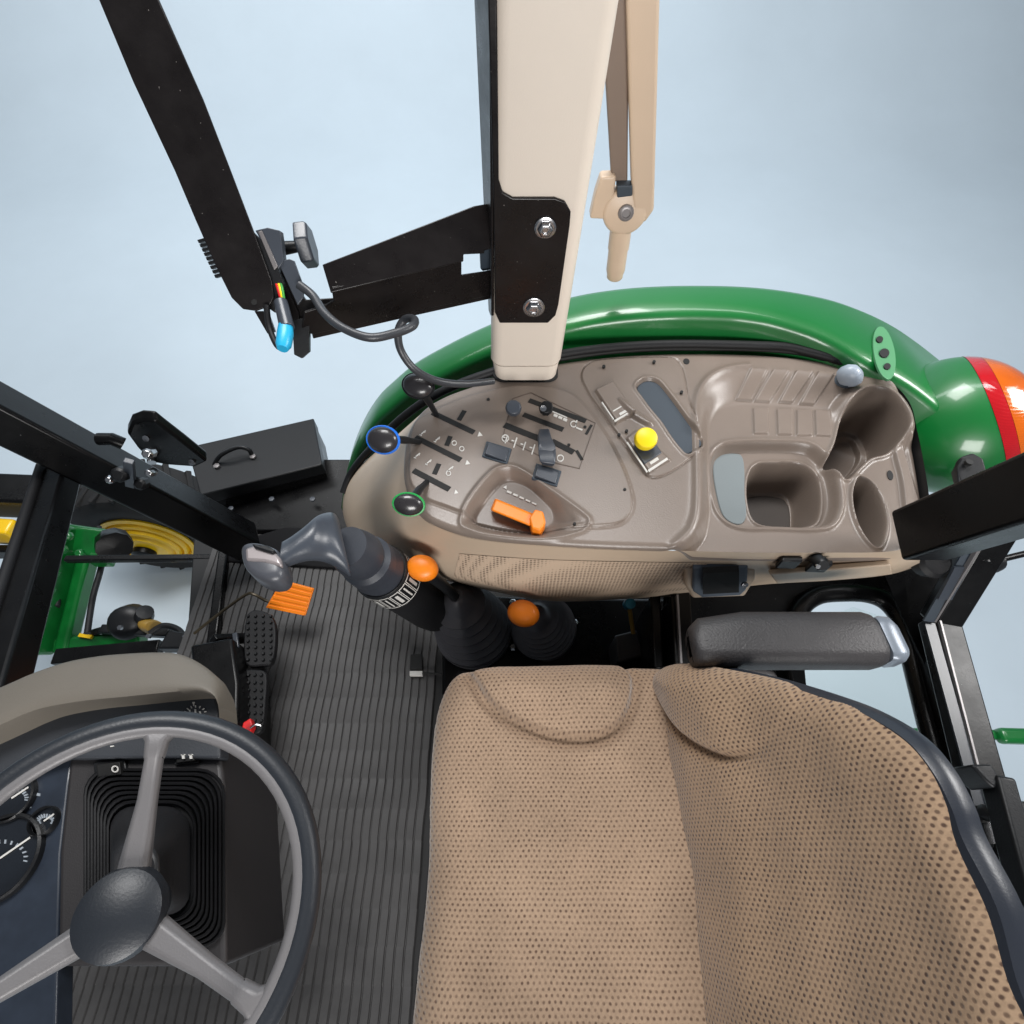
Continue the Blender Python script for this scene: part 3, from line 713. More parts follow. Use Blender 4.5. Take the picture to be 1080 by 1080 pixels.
# black cable
cb = MB().tube(cat([P(315, 300, z=1.0), P(330, 312, z=.99), P(342, 330, z=.985), P(362, 346, z=.98), P(390, 356, z=.975), P(418, 351, z=.97), P(435, 344, z=.965), P(437, 337, z=.955), P(427, 337, z=.945), P(420, 350, z=.93), P(423, 370, z=.90), P(438, 390, z=.87), P(462, 402, z=.83), P(490, 405, z=.80), P(520, 402, z=.77)], 8), .0065, 12).build('cable', mat('cable_sheath', (56, 58, 62), .38, grain=.2), None)
tag(cb, 'thick black cable looping from the bracket arm down to the console', 'cable')

# ================================================================== WINDOW LATCH AND SIDE GLASS
YW = .955
wl = thing('window_latch', P(660, 230, y=YW), 'beige folding window latch with round pivot and short handle', 'latch')
def yp(pts, y): return [P(u, v, y=y) for u, v in pts]
MB().prism(yp([(634, 187), (650, 186), (648, 205), (642, 232), (622, 231), (628, 205)], YW), Vector((0, .025, 0))).build('latch_arm', M_LATCH, wl, bevel=.004)
MB().prism(yp([(660, -30), (697, -30), (690, 222), (680, 236), (668, 226), (666, 190)], YW - .004), Vector((0, .022, 0))).build('latch_arm', M_LATCH, wl, bevel=.005)
MB().prism(yp([(632, -30), (664, -30), (662, 192), (645, 192)], YW + .012), Vector((0, .015, 0))).build('latch_plate', mat('latch_dark', (120, 104, 92), .5), wl, bevel=.003)
hub = P(660, 224, y=YW - .004); k = (hub - CAM).dot(Vector((0, math.sin(TH), -math.cos(TH)))) / FPX
MB().lathe([(21 * k, .035), (24 * k, .026), (24 * k, .006), (22.5 * k, .001), (20 * k, -.001), (.0005, -.001)], hub, (0, 1, -.15), 36).build('pivot', M_LATCH, wl)
MB().lathe([(8.5 * k, 0), (8 * k, .004), (6 * k, .006), (4.5 * k, .006), (4 * k, .003), (.0005, .003)], hub + Vector((0, -.001, 0)), (0, -1, .15), 20).build('pivot_screw', M_SILV, wl)
MB().prism(yp([(651, 196), (667, 196), (667, 207), (651, 209)], YW - .006), Vector((0, .02, 0))).build('latch_catch', M_PAD, wl, bevel=.002)
ha, hbp = P(655, 240, y=YW + .01), P(648, 294, y=YW + .01)
MB().tube(cat([ha, ha + (hbp - ha) * .35, ha + (hbp - ha) * .42, ha + (hbp - ha) * .9, hbp], 4), [.020] * 6 + [.0185] * 6 + [.016] * 2 + [.014, .012, .007], 20).build('latch_handle', M_LATCH, wl)

# ================================================================== FENDER
YO = 1.02
fen = thing('fender', (.41, .95, .3), 'glossy green rear fender arching behind the console', 'fender')
outer = [(366, 520), (373, 480), (384, 448), (400, 420), (418, 402), (440, 384), (470, 367), (500, 352), (530, 339), (560, 328), (590, 319), (620, 312), (660, 306.5), (700, 304), (740, 303.5), (780, 304.5), (815, 307.5), (850, 313), (880, 320), (910, 331), (935, 343), (955, 356), (975, 371), (995, 388), (1010, 407), (1020, 428)]
op = cat([P(u, v, y=YO) for u, v in outer], 4)
def yin(x):
    return float(np.interp(x, [-1, .38, .46, .52, .58, .62, .66, .70, .75, .80, .84, .89, 1.2], [.925, .925, .922, .914, .899, .886, .866, .836, .815, .803, .785, .758, .738]))
rings = []
for i, p in enumerate(op):
    t = (op[min(i + 1, len(op) - 1)] - op[max(i - 1, 0)]).normalized(); n = Vector((-t.z, 0, t.x)); n = n if n.z > 0 else -n
    if abs(n.z) < 1e-4: n = Vector((0, 0, 1))
    yi = yin(p.x); r = []
    # drip edge, rounded outer shoulder, flat top, inner shoulder, inner wall, foot
    for y_, h in ((YO + .012, -.06), (YO + .012, -.03), (YO + .008, -.008), (YO, 0.0), (YO - .012, .004), (yi + .04, .006), (yi + .012, .004), (yi + .003, -.001), (yi, -.010), (yi - .002, -.05), (yi - .006, -.12), (yi - .02, -.26 + .12 * float(ss(.8, 1.05, np.array(p.x))))):
        r.append(Vector((p.x, y_, p.z)) + n * h)
    rings.append(r)
fo = MB().loft(rings, closed=False, caps=False).build('fender_shell', M_GREEN, fen, auto=70)
fo.modifiers.new('th', 'SOLIDIFY').thickness = -.004
# oval plate with three holes
cpl = P(933, 372, z=.715)
def onf(u, v, off=.0):      # top surface point at pixel: iterate along the arch height
    z = .7
    for _ in range(30):
        p = P(u, v, z=z); zs = np.interp(p.x, [q.x for q in op], [q.z for q in op]); z = .5 * z + .5 * (zs + .006 + off)
    return P(u, v, z=z)
opl = [onf(933 + 11.5 * math.cos(a) + 3.5 * math.sin(a), 372 + 28 * math.sin(a) + 2 * math.cos(a), .008) for a in [k * 2 * math.pi / 28 for k in range(28)]]
MB().prism(opl, up(-.006)).build('cover_plate', mat('green_plate', (78, 140, 96), .5, var=.04), fen, bevel=.001)
for u, v, r_ in ((928, 357.5, 3.6), (933, 372, 5.2), (936, 386, 3.6)):
    pts = [onf(u + r_ * math.cos(a), v + r_ * .9 * math.sin(a), .0105) for a in [k * 2 * math.pi / 14 for k in range(14)]]
    MB().prism(pts, up(-.003)).build('bolt_hole', M_SLOT, fen, smooth=False)
# white warning decal
dq = [P(u, v, y=.9235) for u, v in ((470, 398), (483, 390.5), (485, 394), (472, 402))]
MB().prism(dq, Vector((0, .004, 0))).build('warning_decal', M_MARK, fen, smooth=False)
# window seal
sl = MB().tube(cat([P(362, 520, z=.40), P(372, 496, z=.44), P(400, 464, z=.55), P(430, 436, z=.63), P(470, 411, z=.69), P(530, 389, z=.725), P(590, 374, z=.735), P(640, 367, z=.738), P(690, 363.5, z=.738), P(740, 363, z=.738), P(800, 364.5, z=.738), P(830, 366, z=.737), P(850, 370.5, z=.735), P(875, 377, z=.733), P(896, 385.5, z=.728)], 5), .009, 10, squash=.9)
so = sl.build('window_seal', M_RUB, None); tag(so, 'thick black rubber seal between the green fender and the console edge', 'seal')
s2_ = MB().tube(cat([P(590, 378, z=.728), P(640, 371, z=.73), P(690, 367.5, z=.73), P(740, 367, z=.73), P(800, 368, z=.73), P(850, 373, z=.728), P(892, 386, z=.722)], 5), .006, 8)
s2_.build('seal_lip', M_SLOT, so)

# ================================================================== TAIL LIGHT
tl = thing('tail_light', P(1000, 490, z=.55), 'rounded green tail light housing with red and amber lens at the rear of the fender', 'tail light')
cen = P(1004, 450, y=.80); axd = (P(1084, 428, y=.79) - cen).normalized()
k = (cen - CAM).dot(Vector((0, math.sin(TH), -math.cos(TH)))) / FPX
xr = Vector((0, .3, 1))
RB = 71.0
def sph(h): return math.sqrt(max(RB * RB - h * h, .2))
def arc(h0, h1, n, g=0.0): return [((sph(h0 + (h1 - h0) * i / n) + g) * k, (h0 + (h1 - h0) * i / n) * k) for i in range(n + 1)]
MB().lathe(arc(-70.9, 24, 24), cen, axd, 56, 1, 1, xr).build('housing', M_GREEN, tl)
MB().lathe(arc(24.3, 36, 6, .4), cen, axd, 56, 1, 1, xr).build('red_lens', M_LRED, tl)
MB().lathe(arc(36.3, 70.9, 16, .4), cen, axd, 56, 1, 1, xr).build('amber_lens', M_LAMB, tl)
MB().lathe([(r * k, h * k) for r, h in [(40, -66), (47, -63), (49, -58), (47, -55), (54, -53), (58, -49), (57, -44), (50, -40)]], cen, axd, 48, .95, .95, xr).build('mount_ring', M_GREEN, tl)
MB().lathe([(r * k, h * k) for r, h in [(36, -100), (36, -60), (30, -56)]], cen, axd, 40, .8, .9, xr).build('mount_neck', M_GREEN, tl)

# ================================================================== JOYSTICK
js = thing('loader_joystick', P(450, 640, z=.3), 'large grey joystick lever with curved grip and icon band beside the console', 'joystick')
A0 = P(452, 640, z=.36); A1 = P(368, 578, z=.74); ad = (A1 - A0); AL = ad.length; ad.normalize()
MB().lathe([(.046, -.05), (.050, 0), (.050, AL * .42), (.049, AL * .50), (.0005, AL * .50)], A0, ad, 36).build('joystick_boot', M_RUB, js)
bn = MB().lathe([(.0495, AL * .50), (.0525, AL * .51), (.0525, AL * .68), (.0495, AL * .69), (.0005, AL * .69)], A0, ad, 36).build('icon_band', M_PLAS, js)
# icons on the band
ic = MB(); x_ = (Vector((0, 0, 1)) - ad * ad.z).normalized(); y_ = ad.cross(x_)
def bp_(a, h, r=.0531): return A0 + ad * h + (x_ * math.cos(a) + y_ * math.sin(a)) * r
def bq(a0, a1, h0, h1):
    n = max(1, int(abs(a1 - a0) / .12)); 
    for i in range(n):
        b0 = a0 + (a1 - a0) * i / n; b1 = a0 + (a1 - a0) * (i + 1) / n
        ic.add([bp_(b0, h0), bp_(b1, h0), bp_(b1, h1), bp_(b0, h1)], [(0, 1, 2, 3)])
camdir = (CAM - (A0 + ad * AL * .6)).normalized(); ac = math.atan2(camdir.dot(y_), camdir.dot(x_))
h0, h1 = AL * .515, AL * .675; hm = (h0 + h1) / 2
for s_ in range(-3, 4):
    a = ac + s_ * .38
    bq(a - .175, a + .175, h0, h0 + .0035); bq(a - .175, a + .175, h1 - .0035, h1); bq(a - .175, a - .145, h0, h1); bq(a + .145, a + .175, h0, h1)
    if s_ % 2: bq(a - .06, a + .06, h0 + .012, h1 - .012)
    else: bq(a - .03, a + .03, h0 + .009, h1 - .009)
ic.build('icon_print', M_MARK, bn, smooth=False)
MB().lathe([(.047, AL * .69), (.049, AL * .72), (.044, AL * .76), (.047, AL * .79), (.046, AL * .84), (.038, AL * .86), (.042, AL * .90), (.040, AL * .95), (.034, AL * 1.02), (.0005, AL * 1.02)], A0, ad, 36).build('collar_bellows', mat('joystick_collar_rubber', (48, 52, 60), .5, grain=.2), js)
# grip: elliptical sections swept from the collar to the left
secs = [((364, 580), .765, 24, 16, 76), ((363, 577), .772, 34, 21, 78), ((356, 571), .785, 34, 22, 82), ((344, 567), .80, 29, 20, 88), ((330, 568), .815, 25, 19, 98), ((314, 576), .82, 22, 17, 108), ((302, 585), .82, 20, 16, 104), ((294, 590), .82, 19, 16, 100)]
rings = []
for (u, v), z, a, bb, ro in secs:
    c = P(u, v, z=z); w = a / FPX * (CZ - z) * 1.13
    d = (P(u + math.cos(math.radians(ro)), v + math.sin(math.radians(ro)), z=z) - c).normalized()
    nn = (CAM - c).normalized(); nn = (nn - d * nn.dot(d)).normalized()
    hh = bb / FPX * (CZ - z) * 1.13
    rings.append([c + d * w * math.cos(t) + nn * hh * math.sin(t) for t in [2 * math.pi * q / 20 for q in range(20)]])
nr_ = len(rings[0]); dense = [cat([r[i] for r in rings], 5) for i in range(nr_)]
rings = [[dense[i][j] for i in range(nr_)] for j in range(len(dense[0]))]
MB().loft(rings).build('grip', M_GREY, js, auto=80)
hd = [(256, 577), (268, 573), (288, 578), (297, 586), (301, 600), (298, 611), (286, 615), (272, 611), (261, 602), (256, 590)]
pts = cat(pxz(hd, .835), 5, True)
cc = sum(pts, Vector()) / len(pts)
r1 = [p + up(-.03) for p in pts]; r0 = [p for p in pts]; r2 = [cc + (p - cc) * .86 + up(.008) for p in pts]; rc = [cc + (p - cc) * .6 + up(.010) for p in pts]
MB().loft([[cc + (p - cc) * .85 + up(-.04) for p in pts], r1, r0, r2, rc]).build('grip_head', mat('grip_head_plastic', (70, 72, 78), .35, grain=.1), js, auto=50)
rk = [(258, 578), (270, 574), (287, 579), (295, 588), (297, 597), (278, 592), (259, 591)]
MB().prism([p + up(.0) for p in pxz(rk, .848)], up(-.012)).build('rocker_button', mat('button_grey', (150, 142, 142), .3, metal=.3), js, bevel=.004)
MB().prism(pxz([(265, 573), (282, 575), (290, 580), (287, 583), (268, 577)], .853), up(-.02)).build('trigger', M_PLAS, js, bevel=.002)
# ================================================================== ORANGE KNOB SHIFT LEVERS
def shift(knob, kz, r, base, bz, boot_top, name, label, big=True, bw=.075):
    t = thing(name, P(*base, z=bz), label, 'shift lever', 'orange knobbed shift levers')
    b0 = P(*base, z=bz); b1 = P(*boot_top[:2], z=boot_top[2]); ax = b1 - b0; L = ax.length; ax.normalize()
    prof = [(bw * 1.12, -.01), (bw * 1.12, .004)]
    n = 6
    for i in range(n):
        f = i / n; rr = bw * (1 - .50 * f ** 1.3); hh = L * f * .82
        prof += [(rr * .88, hh + .002), (rr * 1.10, hh + .012), (rr * 1.10, hh + .017), (rr * .80, hh + L * .82 / n - .002)]
    prof += [(bw * .42, L * .84), (bw * .33, L * .95), (bw * .18, L), (.0005, L)]
    MB().lathe(prof, b0, ax, 36).build('bellows_boot', mat('bellows_rubber', (88, 87, 91), .42, grain=.2), t)
    k0 = P(*knob, z=kz); dv = (k0 - b1)
    MB().tube(cat([b1 - ax * .02, b1 + ax * .03 * 0 + dv * .4, k0], 4), [.011] * 5 + [.012, .013, .013, .013], 14).build('stalk', M_PLAS, t)
    rr = r / FPX * (CZ - kz) * 1.1; nrm = dv.normalized() + (CAM - k0).normalized() * .8
    MB().lathe([(rr * .45, -rr * 1.0), (rr * .8, -rr * .7), (rr * .98, -rr * .3), (rr, rr * .0), (rr * .95, rr * .25), (rr * .75, rr * .48), (rr * .4, rr * .6), (.0005, rr * .63)], k0, nrm, 32, 1, .82, P(knob[0] + 1, knob[1] + .25, z=kz) - k0).build('orange_knob', M_ORG, t)
    return t
t = shift((445.5, 599), .62, 17, (500, 664), .20, (480, 628, .42), 'gear_shift_lever', 'orange knobbed shift lever on a large ribbed boot next to the joystick', bw=.088)
for u, v in ((472, 684), (541, 683), (541, 636)):
    MB().lathe([(.010, 0), (.010, .005), (.006, .009), (.0005, .009)], P(u, v, z=.2), (0, 0, 1), 6).build('boot_screw', M_CHROME, t)
t2 = shift((552, 647), .52, 16.5, (573, 662), .20, (564, 648, .36), 'gear_shift_lever', 'orange knobbed shift lever on a small low boot, behind the larger boot', bw=.075)
MB().lathe([(.009, 0), (.009, .005), (.005, .008), (.0005, .008)], P(606, 657, z=.2), (0, 0, 1), 6).build('boot_screw', M_CHROME, t2)
# black transmission cover the levers stand on
tr = MB().prism([P(466, 625, z=.19), P(560, 630, z=.19), P(735, 632, z=.19), P(740, 735, z=.19), P(466, 735, z=.19)], up(-.2)).build('transmission_cover', M_BLK, None, bevel=.008)
tag(tr, 'black steel cover under the two shift levers', 'cover')
# seat suspension mechanism
seat = thing('operator_seat', (.05, -.045, .0), 'tan patterned fabric operator seat with rounded low backrest', 'seat')
sb = MB().prism([P(560, 720, z=.36), P(760, 715, z=.36), P(770, 1100, z=.36), P(560, 1100, z=.36)], up(-.34)).build('seat_base', M_BLK, seat, bevel=.01)
MB().prism([P(648, 670, z=.30), P(672, 664, z=.30), P(680, 692, z=.30), P(652, 699, z=.30)], up(-.1)).build('lock_block', mat('brown_black_plastic', (40, 34, 32), .6), sb, bevel=.005)
MB().prism([P(686, 628, z=.42), P(697, 626, z=.42), P(700, 705, z=.42), P(690, 705, z=.42)], up(-.25)).build('side_rail', M_BLK, sb, bevel=.004)
MB().prism([P(708, 626, z=.46), P(728, 624, z=.46), P(734, 702, z=.46), P(712, 706, z=.46)], up(-.25)).build('side_rail', M_BLK, sb, bevel=.004)
MB().beam(P(714, 628, z=.47), P(718, 700, z=.47), .004, .01).build('edge_strip', M_SILV, sb)
MB().lathe([(.012, -.02), (.012, .01), (.0005, .012)], P(664, 637, z=.36), (0, -.3, 1), 14).build('cable_plug', mat('teal_plug', (30, 110, 130), .4), sb)
MB().tube(cat([P(664, 642, z=.35), P(666, 655, z=.33), P(668, 668, z=.31)], 4), .005, 8).build('plug_lead', M_AMB, sb)

# ================================================================== SEAT
ZS = .58; CY = -.045
half = [(448, 900), (449.5, 850), (452, 800), (456, 765), (463, 737), (475, 715), (492, 704), (520, 700), (570, 700), (630, 701), (690, 703), (715, 708)]
hp = [P(u, v, z=ZS - .02) for u, v in half]; hp = [Vector((p.x, p.y, 0)) for p in hp if p.y > CY + .01]
mir = [Vector((p.x, 2 * CY - p.y, 0)) for p in reversed(hp)]
ring = hp + [Vector((.33, hp[-1].y - .03, 0)), Vector((.33, 2 * CY - hp[-1].y + .03, 0))] + mir
ring = cat(ring, 5, True); CUS = np.array([(p.x, p.y) for p in ring])
bol = [(499, 702), (505, 722), (520, 743), (545, 760), (580, 773), (615, 777), (642, 771), (659, 754), (666, 730), (664, 706), (640, 690), (560, 688)]
BOL = px2(bol, ZS + .012); BOLM = BOL.copy(); BOLM[:, 1] = 2 * CY - BOLM[:, 1]
def cush_h(X, Y, s):
    r = .062; e = np.clip(s + r, 0, r); H = -(r - np.sqrt(np.maximum(r * r - e * e, 0))) * .95
    H += .016 * ss(.10, .30, X) - .004 * np.cos((Y - CY) * 14)
    H += .006 * np.sin(X * 19 + 1) * np.cos((Y - CY) * 9) + .003 * np.sin(X * 31 + Y * 17) - .010 * np.exp(-(((X + .02) / .14) ** 2 + ((Y - CY) / .16) ** 2))
    for bpoly in (BOL, BOLM):
        q = sd(X, Y, bpoly, .12)
        H += .024 * ss(.004, -.06, q) ; H -= .010 * np.exp(-((q - .007) / .008) ** 2)
        H += .016 * ss(.001, -.007, q)
    H += .0012 * np.sin(X * 60 + Y * 33) * np.sin(Y * 47 - X * 21)
    return H
hfield('cushion', CUS, cush_h, .003, ((0, 0, ZS), (1, 0, 0), (0, 1, 0), (0, 0, 1)), M_FAB, seat)
cs = [Vector((x, y, ZS - .058)) for x, y in CUS]; cc = sum(cs, Vector()) / len(cs)
MB().loft([cs, [cc + (p - cc) * .99 + up(-.02) for p in cs], [cc + (p - cc) * .93 + up(-.09) for p in cs]]).build('cushion_pan', M_PLAS, seat)
# backrest on a tilted plane
bo_ = Vector((.262, CY, .60)); bn_ = Vector((-1, 0, .34)).normalized(); bey = Vector((0, 1, 0)); bex = Vector((.34, 0, 1)).normalized()
def b2(u, v):
    p = PP(u, v, bo_, bn_); q = p - bo_; return Vector((q.dot(bex), q.dot(bey), 0))
bh = [(690, 716), (700, 702), (722, 700), (745, 702), (800, 714), (860, 733), (900, 750), (940, 776), (968, 810), (988, 850), (1000, 885)]
hb_ = [b2(u, v) for u, v in bh]; hb_ = [Vector((-.09, .20, 0)), Vector((-.06, .225, 0))] + hb_
topx = max(p.x for p in hb_) + .006
ring = hb_ + [Vector((topx, 0, 0))] + [Vector((p.x, -p.y, 0)) for p in reversed(hb_)]
ring = cat(ring, 5, True); BK = np.array([(p.x, p.y) for p in ring])
lob = [(688, 705), (697, 725), (712, 752), (735, 778), (765, 795), (786, 796), (806, 785), (822, 766), (834, 742), (800, 705), (740, 690)]
LOB = np.array([tuple(b2(u, v))[:2] for u, v in lob]); LOB = np.array([(p.x, p.y) for p in cat([Vector((a, c, 0)) for a, c in LOB], 5, True)])
LOBM = LOB.copy(); LOBM[:, 1] *= -1
def back_h(X, Y, s):
    r = .045; e = np.clip(s + r, 0, r) * .95; H = -(r - np.sqrt(np.maximum(r * r - e * e, 0)))
    for bpoly in (LOB, LOBM):
        q = sd(X, Y, bpoly, .12); wq = 1 - .9 * ss(.10, .20, X); H += wq * (.012 * ss(.004, -.06, q) + .009 * ss(.001, -.008, q)); H -= wq * .008 * np.exp(-((q - .005) / .007) ** 2)
    H += .02 * np.exp(-((X - .05) / .10) ** 2) - .012 * np.exp(-(Y / .10) ** 2)
    H += .0015 * np.sin(X * 50 + Y * 23) * np.sin(Y * 37 - X * 21)
    return H
hfield('backrest', BK, back_h, .0024, (bo_, bex, bey, bn_), M_FABB, seat)
bs = [bo_ + bex * x + bey * y - bn_ * .031 for x, y in BK]; cc = sum(bs, Vector()) / len(bs)
def offs(k, d): return [cc + (p - cc) * k - bn_ * d for p in bs]
MB().loft([offs(.98, -.008), offs(1.0, -.002), offs(1.008, .006), offs(1.0, .018), offs(.85, .03)]).build('back_shell', mat('seat_shell_plastic', (38, 42, 50), .35, grain=.15, rvar=.05), seat)
# armrest
def arm_ring(x, z0, z1, y0, y1, r=.020):
    out = []
    for cx, cz, a0 in ((y1 - r * 1.6, z1 - r, 0), (y0 + r, z1 - r, 90), (y0 + r, z0 + r, 180), (y1 - r, z0 + r, 270)):
        for k in range(6):
            a = math.radians(a0 + 18 * k); q = 1.6 if a0 == 0 else 1; out.append(Vector((x, cx + q * r * math.cos(a), cz + r * math.sin(a) - .10 * (cx - y0) * (a0 < 180))))
    return out
AZ = .725; AY0, AY1 = .226, .312
xa0 = P(736, 690, z=AZ).x; xa1 = P(944, 685, z=AZ).x
ar = []
for f, q in ((0, .016), (.006, .008), (.02, .003), (.06, 0), (.3, 0), (.6, 0), (.94, 0), (.985, .003), (1.0, .007)):
    ar.append(arm_ring(xa0 + (xa1 - xa0) * f, AZ - .062 + q, AZ - q, AY0 + q, AY1 - q - .022 * max(0, .12 - f) / .12))
arm = MB().loft(ar).build('armrest', mat('armrest_vinyl', (50, 48, 49), .5, grain=.8, gscale=300, var=.10, vscale=40), seat, auto=60)
hr = []
for f, q in ((0, .006), (.006, .004), (.020, .005), (.030, .012), (.034, .022)):
    hr.append(arm_ring(xa1 + .001 + f, AZ - .060 + q, AZ - q, AY0 + q, AY1 - q - .004, .012))
MB().loft(hr).build('armrest_hinge', mat('hinge_grey', (120, 128, 138), .32, metal=.2), arm, auto=60)
MB().tube(cat([P(760, 705, z=.63), P(800, 708, z=.62), P(812, 710, z=.60), P(818, 718, z=.58)], 5), .006, 10).build('armrest_bracket', M_SILV, arm)
MB().prism([P(828, 690, z=.62), P(848, 690, z=.62), P(852, 728, z=.60), P(836, 722, z=.60)], up(-.05)).build('armrest_support', M_BLK, seat, bevel=.004)

# ================================================================== REAR CORNER FRAME
rf = thing('rear_cab_frame', P(985, 655, z=.5), 'black welded rear cab frame behind the armrest', 'cab frame')
# upper beam
qa = P(968, 565, z=.735); qb = P(1104, 516, z=.95)
d = (qb - qa).normalized(); qb2 = qa + d * .9
MB().beam(qa, qb2, .075, .085, up=(0, -.75, .65)).build('upper_beam', M_BLK, rf, bevel=.006)
# lower channel: bend from beam to floor
def bar(path, w, h, name, m, up_=(0, -.3, 1), bv=.004):
    b = MB()
    for i in range(len(path) - 1): b.beam(path[i], path[i + 1], w, h, up_)
    return b.build(name, m, rf, bevel=bv)
zb = .48
bar([P(1050, 556, z=.66), P(990, 657, z=zb)], .052, .05, 'corner_brace', M_BLK)
bar([P(990, 655, z=zb), P(1062, 930, z=zb)], .052, .05, 'rear_pillar', M_BLK)
MB().beam(P(1034, 560, z=.69), P(979, 655, z=zb + .035), .020, .004, (0, -.3, 1)).build('brace_edge', M_PAD, rf)
MB().beam(P(1038, 567, z=.69), P(985, 655, z=zb + .034), .004, .008, (0, -.3, 1)).build('trim_edge', M_SILV, rf)
MB().beam(P(1014, 598, z=.63), P(996, 632, z=.565), .026, .004, (0, -.3, 1)).build('weld_plate', M_GREY, rf)
MB().beam(P(980, 657, z=zb + .028), P(1038, 868, z=zb + .028), .020, .004, (0, -.3, 1)).build('pillar_face', mat('satin_black_paint', (44, 48, 54), .3, var=.05), rf)
MB().beam(P(991, 655, z=zb + .030), P(1046, 868, z=zb + .030), .0035, .006, (0, -.3, 1)).build('trim_edge', M_SILV, rf)
# serrated weatherstrip
ws = MB()
for i in range(46):
    f = i / 45; ws.lathe([(.006, 0), (.007, .004), (.005, .0085)], P(1003 + 72 * f, 655 + 265 * f, z=zb + .01), P(1076, 922, z=zb + .01) - P(1003, 655, z=zb + .01), 8)
for i in range(16):
    f = i / 15; ws.lathe([(.006, 0), (.007, .004), (.005, .0085)], P(1000 + 46 * f, 655 - 84 * f, z=zb + .01 + .12 * f), P(1046, 571, z=.6) - P(1000, 655, z=zb), 8)
ws.build('weatherstrip', M_RUB, rf)
# curved window tube
tb = cat([P(832, 735, z=.30), P(834, 690, z=.33), P(841, 648, z=.35), P(860, 629, z=.36), P(890, 625, z=.37), P(918, 627, z=.37), P(938, 637, z=.37), P(953, 660, z=.37), P(966, 710, z=.37), P(984, 780, z=.37), P(1008, 862, z=.37), P(1030, 930, z=.37)], 6)
MB().tube(tb, .021, 16).build('window_tube', M_BLK, rf)
# black sheet panels around that tube
MB().prism([P(700, 612, z=.36), P(950, 596, z=.40), P(985, 640, z=.40), P(970, 690, z=.38), P(955, 656, z=.36), P(938, 634, z=.36), P(916, 623, z=.36), P(890, 621, z=.355), P(858, 625, z=.355), P(838, 646, z=.35), P(830, 690, z=.33), P(828, 735, z=.30), P(735, 735, z=.28), P(700, 660, z=.3)], up(-.006)).build('corner_panel', M_BLK, rf)
MB().prism([P(930, 600, z=.45), P(950, 560, z=.5), P(1046, 552, z=.5), P(992, 655, z=.46), P(975, 700, z=.41), P(960, 668, z=.40)], up(-.006)).build('gusset_panel', M_BLK, rf)
MB().prism([P(962, 672, z=.39), P(986, 650, z=.44), P(1062, 930, z=.44), P(1035, 930, z=.39)], up(-.006)).build('pillar_web', M_BLK, rf)
MB().lathe([(.03, -.02), (.032, .005), (.024, .012), (.0005, .012)], P(984, 592, z=.6), (0, -.5, 1), 20).build('grommet', M_RUB, rf)
MB().lathe([(.012, 0), (.012, .01), (.0005, .012)], P(1036, 559, z=.73), (0, -.5, 1), 12).build('frame_bolt', M_CHROME, rf)
MB().lathe([(.010, 0), (.010, .01), (.0005, .012)], P(1015, 559, z=.73), (0, -.5, 1), 12).build('frame_bolt', M_PLAS, rf)
MB().prism([P(1011, 492, z=.79), P(1014, 481, z=.80), P(1026, 477, z=.80), P(1038, 483, z=.80), P(1043, 502, z=.79), P(1012, 512, z=.79)], up(-.015)).build('hinge_lug', M_PLAS, rf, bevel=.004)
MB().lathe([(.006, 0), (.006, .006), (.0005, .006)], P(1020, 489, z=.80), (0, 0, 1), 12).build('lug_bolt', M_SLOT, rf)
# gas strut
gs = thing('gas_strut', P(1044, 590, z=.62), 'thin black strut with ball joint running off to the right from the frame', 'strut')
MB().tube([P(1052, 591, z=.60), P(1060, 589, z=.6), P(1180, 560, z=.66)], [.009, .006, .006], 12).build('strut_rod', M_BLK, gs)
MB().lathe([(.004, -.022), (.018, -.014), (.021, 0), (.018, .014), (.004, .022)], P(1045, 593, z=.6), (1, .2, 0), 18).build('ball_joint', M_PLAS, gs)
MB().lathe([(.015, -.035), (.015, .03), (.009, .036), (.0005, .036)], P(1036, 576, z=.62), (.3, .9, .2), 16).build('ball_stud', M_BLK, gs)
# rear door catch
dc = thing('door_catch', P(1060, 860, z=.5), 'black rear door catch lever with slanted top beside the rear pillar', 'catch')
MB().prism([P(1024, 806, z=.60), P(1046, 806, z=.60), P(1056, 822, z=.60), P(1050, 832, z=.60), P(1040, 824, z=.60)], up(-.05)).build('catch_lip', M_PLAS, dc, bevel=.004)
MB().beam(P(1051, 820, z=.585), P(1088, 960, z=.585), .028, .04).build('catch_lever', M_PLAS, dc, bevel=.005)
MB().lathe([(.012, -.01), (.012, .006), (.008, .012), (.0005, .012)], P(1044, 858, z=.56), (0, -.2, 1), 12).build('catch_bolt', M_PLAS, dc)
MB().prism([P(1026, 850, z=.54), P(1044, 848, z=.54), P(1050, 895, z=.54), P(1026, 893, z=.54)], up(-.04)).build('catch_plate', M_BLK, dc, bevel=.004)
MB().prism([P(1037, 868, z=.551), P(1046, 866, z=.551), P(1052, 890, z=.551), P(1043, 890, z=.551)], up(-.004)).build('catch_shim', M_CHROME, dc)
# rear quarter glass
g = MB().prism([P(850, 660, z=.34), P(900, 640, z=.355), P(945, 655, z=.36), P(1010, 870, z=.36), P(1020, 925, z=.36), P(840, 925, z=.30)], up(-.004)).build('quarter_window', M_GLASS, None, smooth=False)
tag(g, 'clear lower quarter window inside the curved black tube', 'window')
